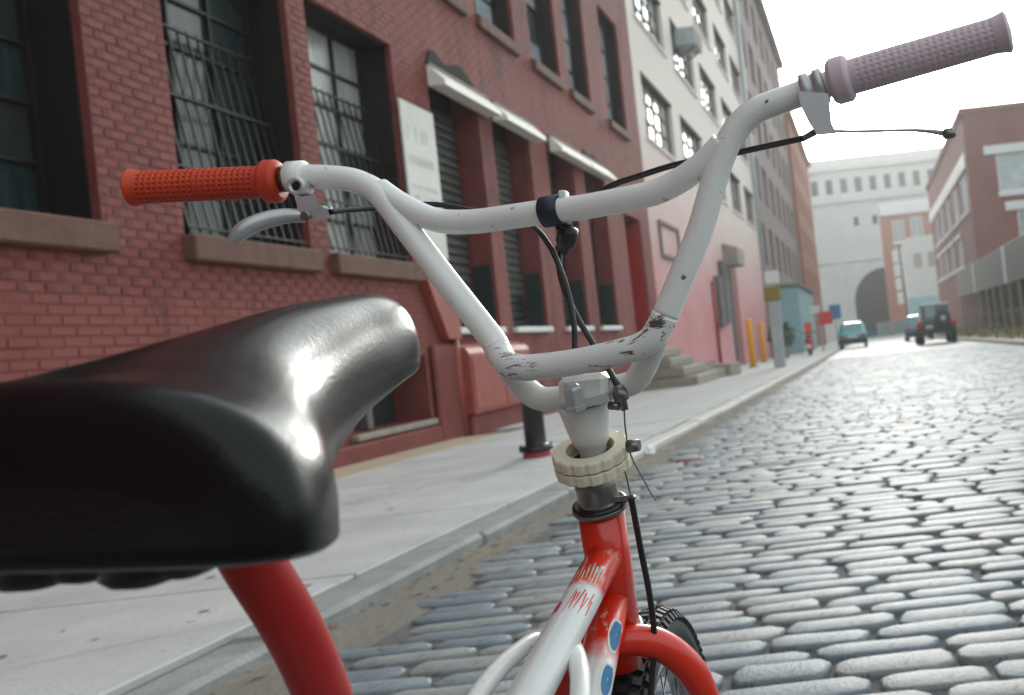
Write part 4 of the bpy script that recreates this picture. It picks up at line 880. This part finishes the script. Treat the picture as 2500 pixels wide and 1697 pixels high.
def lever_right():
    ax_ = (P(2026, 203, .80) - P(1940, 234, .803)).normalized(); c = P(1960, 227, .802)
    o = MB().lathe(c, ax_, [(0, .0115), (.001, .0140), (.007, .0140), (.008, .0118), (.011, .0118), (.012, .0140), (.018, .0140), (.019, .0115)], 24).obj('brake_lever', 'alloy', bk)
    poly = [(1948, 222), (2022, 228), (2030, 300), (2042, 326), (1996, 330), (1975, 300), (1955, 260)]
    fr = [P(u, v, .786) for u, v in poly]; bkp = [P(u, v, .802) for u, v in poly]; n = len(poly)
    MB().add(fr + bkp, [list(range(n)), list(range(n, 2 * n))[::-1]] + [(i, (i + 1) % n, (i + 1) % n + n, i + n) for i in range(n)]).obj('lever_body', 'alloy', o)
    bl_ = pix([(2010, 318, .80), (2080, 321, .802), (2160, 319, .80), (2230, 318, .797), (2280, 322, .793), (2312, 327, .79)], 5)
    MB().tube(bl_, [.0012 + .0012 * max(0, (i - 14) / 11) for i in range(len(bl_))], 12).obj('lever_blade', 'alloy', o)
    MB().lathe(P(2310, 327, .79), (1, 0, 0), [(-.003, .002), (-.001, .0042), (.004, .0042), (.007, .003)], 12).obj('lever_tip', 'steel', o)
    MB().tube([P(1990, 322, .80), P(1962, 338, .802)], [.003, .0025], 10).obj('cable_adjuster', 'steel', o)
lever_right()
# cables
def cable(name, l, r, m, n=6): return MB().tube(pix(l, n), r, 10).obj(name, m, bk)
cable('brake_cable', [(806, 518, .853), (850, 513, .872), (905, 509, .893), (970, 503, .905), (1060, 499, .905), (1150, 513, .895), (1240, 530, .875), (1300, 552, .855), (1338, 595, .85), (1365, 650, .846), (1387, 715, .842), (1401, 790, .838), (1403, 860, .836), (1403, 940, .830)], .0024, 'black')
cable('brake_cable', [(1964, 337, .803), (1900, 351, .82), (1830, 366, .835), (1740, 385, .85), (1650, 402, .86), (1560, 430, .868), (1490, 455, .872), (1430, 500, .872), (1385, 560, .865), (1366, 620, .858), (1368, 670, .853), (1385, 725, .850), (1415, 785, .848), (1448, 840, .845), (1482, 895, .838), (1510, 945, .826)], .0026, 'black')
a, b = P(1508, 940, .826), P(1526, 1002, .826); MB().tube([a, a.lerp(b, .25), a.lerp(b, .6), a.lerp(b, .66), b], [.0035, .0060, .0060, .0036, .003], 14).obj('cable_hanger', 'steel', bk)
cable('bare_wire', [(1524, 1000, .826), (1526, 1040, .83), (1533, 1085, .835), (1546, 1125, .84), (1568, 1165, .845), (1590, 1205, .85), (1602, 1222, .852)], .0007, 'steel')
cable('bare_wire', [(1526, 1150, .842), (1534, 1185, .85), (1541, 1218, .86)], .0007, 'steel')
cable('brake_cable', [(1540, 1212, .858), (1551, 1270, .865), (1566, 1350, .872), (1582, 1430, .88), (1594, 1510, .885), (1597, 1580, .888), (1592, 1650, .888), (1586, 1740, .888), (1576, 1830, .93)], .0027, 'black')
# stem
zt = .745; st0 = ax_pt(.70)
o = MB().lathe(ax_pt(.6975) + Vector((-.001, .005, 0)), UP, [(-.022, .011), (-.006, .0115), (-.001, .0140), (.0, .0148), (.012, .0175), (.024, .0195), (.031, .0209), (.033, .0213), (.035, .0200)], 28).obj('stem', 'stemwhite', bk)
a = P(1432, 955, .836); MB().bbox(a.x - .0195, a.x + .0205, a.y - .014, a.y + .016, a.z - .012, a.z + .014, .005).obj('stem_clamp', 'stemwhite', o)
nut0 = P(1407, 1000, .815); MB().lathe(nut0, UP, [(0, .0086), (.004, .0088), (.0045, .0078), (.018, .0078), (.020, .0066), (.0215, .004)], 6, smooth=False).obj('expander_bolt', 'alloy', o)
a, b = P(1428, 985, .818), P(1488, 968, .820); MB().obox(a, b, .008, .007).obj('clamp_plate', 'alloy', o)
a, b = P(1488, 990, .828), P(1512, 992, .826); MB().tube([a, b], .0035, 10).obj('hanger_arm', 'steel', o)
# headset: notched ivory rings, chrome cup
def notch(i, k): return -.0012 if (k // 2) % 3 == 0 else 0
r0 = ax_pt(.6740); RUP = Vector((.01, -.40, 1)).normalized()
rings = MB().lathe(r0 + RUP * .0108, RUP, [(0, .0304), (.0010, .0314), (.0088, .0314), (.0100, .0304), (.0101, .0198), (.004, .0190), (0, .0190)], 96, smooth=False, mod=lambda i, k: notch(i, k) if i in (0, 1, 2, 3) else 0, cap=False).obj('headset_ring', 'ivory', bk)
MB().lathe(r0, RUP, [(0, .0178), (0.0, .0304), (.0010, .0314), (.0088, .0314), (.0098, .0304), (.0099, .0178)], 96, smooth=False, mod=lambda i, k: notch(i, k) if i in (1, 2, 3, 4) else 0, cap=False).obj('headset_ring', 'ivory', bk)
MB().lathe(r0 + RUP * .003, RUP, [(0, .0187), (.004, .0187)], 24).obj('quill_plug', 'steel', rings)
a = P(1532, 1090, .835); MB().tube([a, a + Vector((.010, -.001, 0))], [.0055, .0048], 12).obj('ring_screw', 'steel', rings)
MB().lathe(ax_pt(.6365), UP, [(0, .021), (.004, .0235), (.006, .0225), (.007, .0172), (.012, .0168), (.022, .0172), (.0385, .0165)], 32).obj('headset_cup', 'steel', bk)
MB().lathe(ax_pt(.6400), UP, [(0, .0205), (.001, .0228), (.0045, .0228), (.0055, .0205)], 32).obj('cup_lip', 'black', bk)
a = P(1540, 1218, .862); MB().bbox(a.x - .022, a.x + .004, a.y - .003, a.y + .003, a.z - .002, a.z + .003, .001).obj('cable_stop', 'steel', bk)
# frame
ht0, ht1 = ax_pt(.532), ax_pt(.6365)
frame = MB().tube([ht0, ht0.lerp(ht1, .5), ht1], .0192, 28).obj('head_tube', 'red', bk)
org = ORG[bk]
tt0, tt1 = Vector((-.2435, .868, .5975)), P(1294, 1697, .70); tdir = (tt1 - tt0).normalized(); seat_top = tt0 + tdir * .335
fm1 = fade_mat('top_tube_paint', tt0 + tdir * .058 - org, -tdir, .005)
MB().tube([tt0, tt0 + tdir * .05, tt0 + tdir * .12, tt1, seat_top], .0146, 26).obj('top_tube', fm1, bk)
dt0 = ax_pt(.562); dt1 = P(1478, 1700, .842); ddir = (dt1 - dt0).normalized()
BBp = Vector((-.262, .50, .27)); dt1 = dt0 + (dt1 - dt0) * 1.0
fm2 = fade_mat('down_tube_paint', dt0 + (BBp - dt0).normalized() * .072 - org, -(BBp - dt0).normalized(), .012)
MB().tube([dt0, dt0.lerp(BBp, .3), BBp], .0152, 26).obj('down_tube', fm2, bk)
# lettering left on the down tube: two tall blue letters with pale outlines
dv = (BBp - dt0).normalized(); side = dv.cross(Vector((0, -.6, .8))).normalized(); nrm = side.cross(dv).normalized()
if nrm.y > 0: nrm = -nrm
def on_tube(s_, th, r): return dt0 + dv * s_ + (nrm * math.cos(th) + side * math.sin(th)) * r
sgn = 1 if side.x > 0 else -1
def letter(s0, s1, th0, th1, m_, r, hole):
    q = MB(); n = 20; ring = []; inn = []
    for k in range(n):
        a = 2 * math.pi * k / n; cx, cy = math.cos(a), math.sin(a)
        px_ = max(-.75, cx) ; ring.append(on_tube((s0 + s1) / 2 + px_ * (s1 - s0) / 2, sgn * ((th0 + th1) / 2 + cy * (th1 - th0) / 2), r))
        inn.append(on_tube((s0 + s1) / 2 + px_ * hole * (s1 - s0) / 2, sgn * ((th0 + th1) / 2 + cy * hole * (th1 - th0) / 2), r))
    q.add(ring + inn, [(k, (k + 1) % n, n + (k + 1) % n, n + k) for k in range(n)], True); return q.obj('painted_letter', m_, bk)
for s0 in (.036, .078):
    letter(s0 - .003, s0 + .034, .55, 1.45, 'stemwhite', .0154, .05); letter(s0, s0 + .031, .70, 1.40, 'decal', .0157, .12)
# worn red and coloured marks on the top tube
tside = tdir.cross(Vector((0, 0, 1))).normalized(); tside = tside if tside.x > 0 else -tside; tup = tside.cross(tdir); tup = tup if tup.z > 0 else -tup
def marks(name, m_, strokes):
    q = MB()
    for s0, t0, s1, t1, wd_ in strokes:
        def pt(s_, th): return tt0 + tdir * s_ + (tup * math.cos(th) + tside * math.sin(th)) * .01485
        dx_, dy_ = s1 - s0, (t1 - t0) * .0146; l_ = math.hypot(dx_, dy_) or 1; nx_, ny_ = -dy_ / l_ * wd_ / 2, dx_ / l_ * wd_ / 2 / .0146
        q.add([pt(s0 + nx_, t0 + ny_), pt(s0 - nx_, t0 - ny_), pt((s0 + s1) / 2 - nx_, (t0 + t1) / 2 - ny_), pt(s1 - nx_ * .4, t1 - ny_ * .4), pt(s1 + nx_ * .4, t1 + ny_ * .4), pt((s0 + s1) / 2 + nx_, (t0 + t1) / 2 + ny_)], [(0, 1, 2, 5), (5, 2, 3, 4)])
    o = q.obj(name, m_, bk); o['kind'] = 'stuff'; return o
marks('red_marks', 'red', [(.082, -.75, .100, -.72, .005), (.090, -.75, .096, -.45, .004), (.086, -.42, .100, -.40, .003)] + [(.064 + .016 * random.random(), .05 + .16 * i + .1 * random.random(), .086 + .022 * random.random(), -.1 + .17 * i + .25 * random.random(), .0007 + .0009 * random.random()) for i in range(8)])
marks('yellow_scratches', 'ivory', [(.036 + .012 * random.random(), -.6 + .2 * i, .052 + .014 * random.random(), -.55 + .2 * i, .0010) for i in range(8)])
marks('teal_scuffs', 'galv', [(.026 + .012 * random.random(), .15 + .2 * i, .046 + .008 * random.random(), .2 + .2 * i, .0016) for i in range(5)])
# twin side stays and seat tube, bottom bracket
sl0, sl1 = P(1312, 1556, .785), P(1167, 1697, .70); sr0, sr1 = P(1388, 1560, .785), P(1417, 1697, .70)
rax = Vector((-.262, .10, .25))
MB().tube(cat_rom([sl0, sl1, Vector((-.315, .56, .475)), Vector((-.325, .30, .36)), rax + Vector((-.062, 0, 0))], 6), [.0045] + [.0068] * 24, 16).obj('left_stay', 'barwhite', bk)
MB().tube(cat_rom([sr0, sr1, Vector((-.212, .56, .475)), Vector((-.20, .30, .36)), rax + Vector((.062, 0, 0))], 6), [.0045] + [.0072] * 24, 16).obj('right_stay', 'barwhite', bk)
post = pix([(560, 1255, .462), (610, 1361, .475), (690, 1490, .493), (748, 1600, .513), (790, 1700, .533)], 6)
pe = post[-1]; stb = BBp
MB().tube(post + [pe + (pe - post[-2]).normalized() * .03 + Vector((0, 0, -.02))], .0131, 24).obj('seat_post', 'deepred', bk)
MB().tube([pe + Vector((.001, .012, -.03)), Vector((-.264, .57, .40)), stb], .016, 20).obj('seat_tube', 'barwhite', bk)
MB().tube([stb - Vector((.036, 0, 0)), stb + Vector((.036, 0, 0))], .022, 20).obj('bottom_bracket', 'barwhite', bk)
for s_ in (-1, 1): MB().tube(cat_rom([stb + Vector((s_ * .025, -.01, 0)), stb + Vector((s_ * .05, -.2, -.01)), rax + Vector((s_ * .062, 0, 0))], 5), .009, 12).obj('chain_stay', 'barwhite', bk)
crk = MB().lathe(stb + Vector((.046, 0, 0)), (1, 0, 0), [(0, .03), (.001, .085), (.004, .085), (.005, .03)], 44, smooth=False, mod=lambda i, k: -.004 if k % 2 and i in (1, 2) else 0).obj('chainring', 'steel', bk)
for s_ in (-1, 1):
    e = stb + Vector((s_ * .06, s_ * .16, s_ * -.02)); MB().obox(stb + Vector((s_ * .056, 0, 0)), e, .014, .022).obj('crank_arm', 'chrome', bk)
    MB().bbox(e.x + s_ * .01, e.x + s_ * .10, e.y - .035, e.y + .035, e.z - .012, e.z + .012, .005).obj('pedal', 'black', bk)
# fork, steered a little to the right
STEER = math.radians(-1.5); sd_ = Vector((math.sin(STEER), math.cos(STEER), 0)); sl_ = Vector((math.cos(STEER), -math.sin(STEER), 0))
crown = ax_pt(.512); fax = Vector((crown.x, 0, 0)) + Vector((0, 1.015, .252)); fax = Vector((crown.x, crown.y, .252)) + sd_ * .105
crn = MB().lathe(ax_pt(.522), UP, [(-.004, .0205), (.0, .0225), (.006, .0225), (.009, .020)], 28).obj('crown_race', 'chrome', bk)
rleg = pix([(1508, 1568, .885), (1548, 1562, .888), (1600, 1570, .895), (1652, 1600, .905), (1700, 1655, .917), (1738, 1735, .93)], 6)
rleg += cat_rom([rleg[-1], Vector((fax + sl_ * .062).lerp(rleg[-1], .5)), fax + sl_ * .058], 5)[1:]
fk = MB().tube(rleg, [.0135] * 24 + [.0135 - .0005 * i for i in range(len(rleg) - 24)], 22).obj('fork', 'red', bk)
cc = crown + Vector((0, 0, -.012)); mir = []
for p in rleg: d_ = p - cc; mir.append(p - sl_ * 2 * d_.dot(sl_))
MB().tube(mir, [.0135] * 24 + [.0135 - .0005 * i for i in range(len(mir) - 24)], 22).obj('left_leg', 'red', fk)
MB().tube([crown + Vector((0, 0, -.02)), ht0], .017, 20).obj('steerer', 'red', fk)
# wheels
def bike_wheel(c, ax_, nm):
    c = Vector(c); ax_ = ax_.normalized(); R_, rt = .230, .0215; q = MB(); N1, N2 = 72, 14
    e1 = Vector((0, 0, 1)); e2 = ax_.cross(e1).normalized(); vs = []
    for i in range(N1):
        a = 2 * math.pi * i / N1; d_ = e1 * math.cos(a) + e2 * math.sin(a)
        for k in range(N2): b = 2 * math.pi * k / N2; vs.append(c + d_ * (R_ + rt * math.cos(b)) + ax_ * rt * math.sin(b))
    q.add(vs, [(i * N2 + k, i * N2 + (k + 1) % N2, ((i + 1) % N1) * N2 + (k + 1) % N2, ((i + 1) % N1) * N2 + k) for i in range(N1) for k in range(N2)], True)
    for i in range(90):
        for b, wd_ in ((-.95, .008), (-.5, .009), (0, .009), (.5, .009), (.95, .008)):
            a = 2 * math.pi * (i + (.5 if abs(b) in (.5,) else 0)) / 90; d_ = e1 * math.cos(a) + e2 * math.sin(a); t_ = e2 * math.cos(a) - e1 * math.sin(a)
            n_ = d_ * math.cos(b) + ax_ * math.sin(b); p_ = c + d_ * R_ + n_ * (rt - .001); s2 = t_.cross(n_)
            q.obox(p_, p_ + n_ * .005, wd_, .008, t_)
    ty = q.obj(nm, 'rubber', bk)
    q = MB(); prof = [(-.011, .196), (-.012, .212), (.012, .212), (.011, .196), (.006, .192), (-.006, .192)]
    q.lathe(c, ax_, prof + [prof[0]], 48, cap=False); q.obj('rim', 'chrome', ty)
    q = MB(); q.lathe(c - ax_ * .05, ax_, [(0, .006), (.02, .006), (.021, .02), (.024, .02), (.03, .012), (.07, .012), (.076, .02), (.079, .02), (.08, .006), (.10, .006)], 18); hub = q.obj('hub', 'chrome', ty)
    q = MB()
    for i in range(28):
        a = 2 * math.pi * i / 28; s_ = 1 if i % 2 else -1; a2 = a + (.5 if (i // 2) % 2 else -.5)
        q.tube([c + ax_ * s_ * .027 + (e1 * math.cos(a2) + e2 * math.sin(a2)) * .018, c + (e1 * math.cos(a) + e2 * math.sin(a)) * .194], .0011, 5)
    q.obj('spokes', 'chrome', ty)
bike_wheel(fax, sl_, 'front_wheel'); bike_wheel(rax, Vector((1, 0, 0)), 'rear_wheel')
MB().tube(cat_rom([stb + Vector((-.05, -.12, -.02)), stb + Vector((-.11, -.17, -.14)), Vector((-.40, .30, .004))], 5), .007, 10).obj('kickstand', 'chrome', bk)
# saddle
secs = [(.3600, -.303, .055, -.034, -.056, 2.4), (.3612, -.303, .073, -.019, -.060, 2.5), (.3635, -.303, .0845, -.0075, -.063, 2.6), (.3675, -.303, .0900, -.0005, -.065, 2.6), (.3735, -.303, .0925, .0035, -.066, 2.6), (.384, -.303, .0925, .0045, -.067, 2.6), (.398, -.303, .090, .0060, -.067, 2.6), (.414, -.303, .0835, .0100, -.065, 2.5), (.434, -.303, .0715, .0150, -.061, 2.4), (.456, -.303, .0575, .0210, -.054, 2.3), (.482, -.303, .0460, .0275, -.045, 2.2), (.512, -.303, .0378, .0345, -.034, 2.1), (.545, -.303, .0322, .0405, -.023, 2.1), (.578, -.303, .0283, .0452, -.014, 2.1), (.606, -.303, .0266, .0487, -.006, 2.1), (.626, -.303, .0246, .0487, -.001, 2.1), (.639, -.303, .0195, .0452, .006, 2.0), (.646, -.303, .0110, .0372, .014, 2.0), (.648, -.303, .004, .029, .021, 2.0)]
def lerp_secs(S_, n):
    out = []
    for i in range(len(S_) - 1):
        p0, p1, p2, p3 = S_[max(i - 1, 0)], S_[i], S_[i + 1], S_[min(i + 2, len(S_) - 1)]
        for k in range(n):
            t = k / n; out.append([.5 * (2 * b + (c - a) * t + (2 * a - 5 * b + 4 * c - d) * t * t + (3 * b - a - 3 * c + d) * t ** 3) for a, b, c, d in zip(p0, p1, p2, p3)])
    out.append(list(S_[-1])); return out
fs_ = lerp_secs(secs, 4); q = MB(); NR = 48; vs = []
for (Y_, xc, hw, zt_, zb_, n_) in fs_:
    hw = max(hw, .002); zb_ += .006; hgt = zt_ - zb_
    for k in range(NR):
        a = 2 * math.pi * k / NR; ca, sa = math.cos(a), math.sin(a)
        if sa >= 0: x_ = hw * math.copysign(abs(ca) ** (2 / n_), ca); z_ = zb_ + hgt * abs(sa) ** (2 / n_)
        else: x_ = hw * math.copysign(abs(ca) ** .55, ca) * .985; z_ = zb_ - .006 * abs(sa) ** .7
        vs.append((xc + x_, Y_, H + z_))
RS = Matrix.Translation((-.21, .37, H - .045)) @ Matrix.Rotation(math.radians(5), 4, 'Y') @ Matrix.Rotation(math.radians(.4), 4, 'Z') @ Matrix.Rotation(math.radians(-1.6), 4, 'X') @ Matrix.Translation((.21, -.37, -H + .045))
vs = [RS @ Vector(v) for v in vs]
n = len(fs_)
q.add(vs, [(i * NR + k, i * NR + (k + 1) % NR, (i + 1) * NR + (k + 1) % NR, (i + 1) * NR + k) for i in range(n - 1) for k in range(NR)], True)
q.f += [list(range(NR))[::-1], [(n - 1) * NR + k for k in range(NR)]]; q.sm += [False, False]
sad = q.obj('saddle', 'saddle', bk)
for (u, v, w_) in ((95, 1404, .016), (352, 1400, .015), (215, 1388, .013), (455, 1378, .012)):
    p_ = P(u, v, .40); MB().lathe(p_ + Vector((0, 0, .012)), (0, 0, -1), [(0, w_), (.012, w_), (.0155, w_ * .75), (.0172, w_ * .3)], 18).obj('spring', 'black', sad)
for s_ in (-1, 1): MB().tube(cat_rom([RS @ Vector((-.303 + s_ * .022, .405, H - .058)), RS @ Vector((-.303 + s_ * .022, .45, H - .052)), RS @ Vector((-.303 + s_ * .014, .52, H - .024)), RS @ Vector((-.303 + s_ * .006, .60, H + .012))], 5), .0034, 10).obj('rail', 'black', sad)
MB().bbox(-.318, -.274, .445, .485, H - .074, H - .050, .005).obj('seat_clamp', 'black', sad)

# ------------------------------------------------------------------ haze
hz = MB(); hz.box(-60, 60, -70, 260, gz(260) - 2, 42)
ho = bpy.data.objects.new('haze', hz.mesh('haze', None)); C.objects.link(ho); tag(ho, 'pale bright haze filling the far end of the street', 'haze', kind='stuff')
hm = bpy.data.materials.new('haze'); hm.use_nodes = True; t = hm.node_tree; t.nodes.clear()
om = t.nodes.new('ShaderNodeOutputMaterial'); pv = t.nodes.new('ShaderNodeVolumePrincipled'); pv.inputs['Color'].default_value = (.97, .97, .97, 1); pv.inputs['Density'].default_value = .0010; pv.inputs['Anisotropy'].default_value = .6
t.links.new(pv.outputs[0], om.inputs['Volume']); ho.data.materials.append(hm)
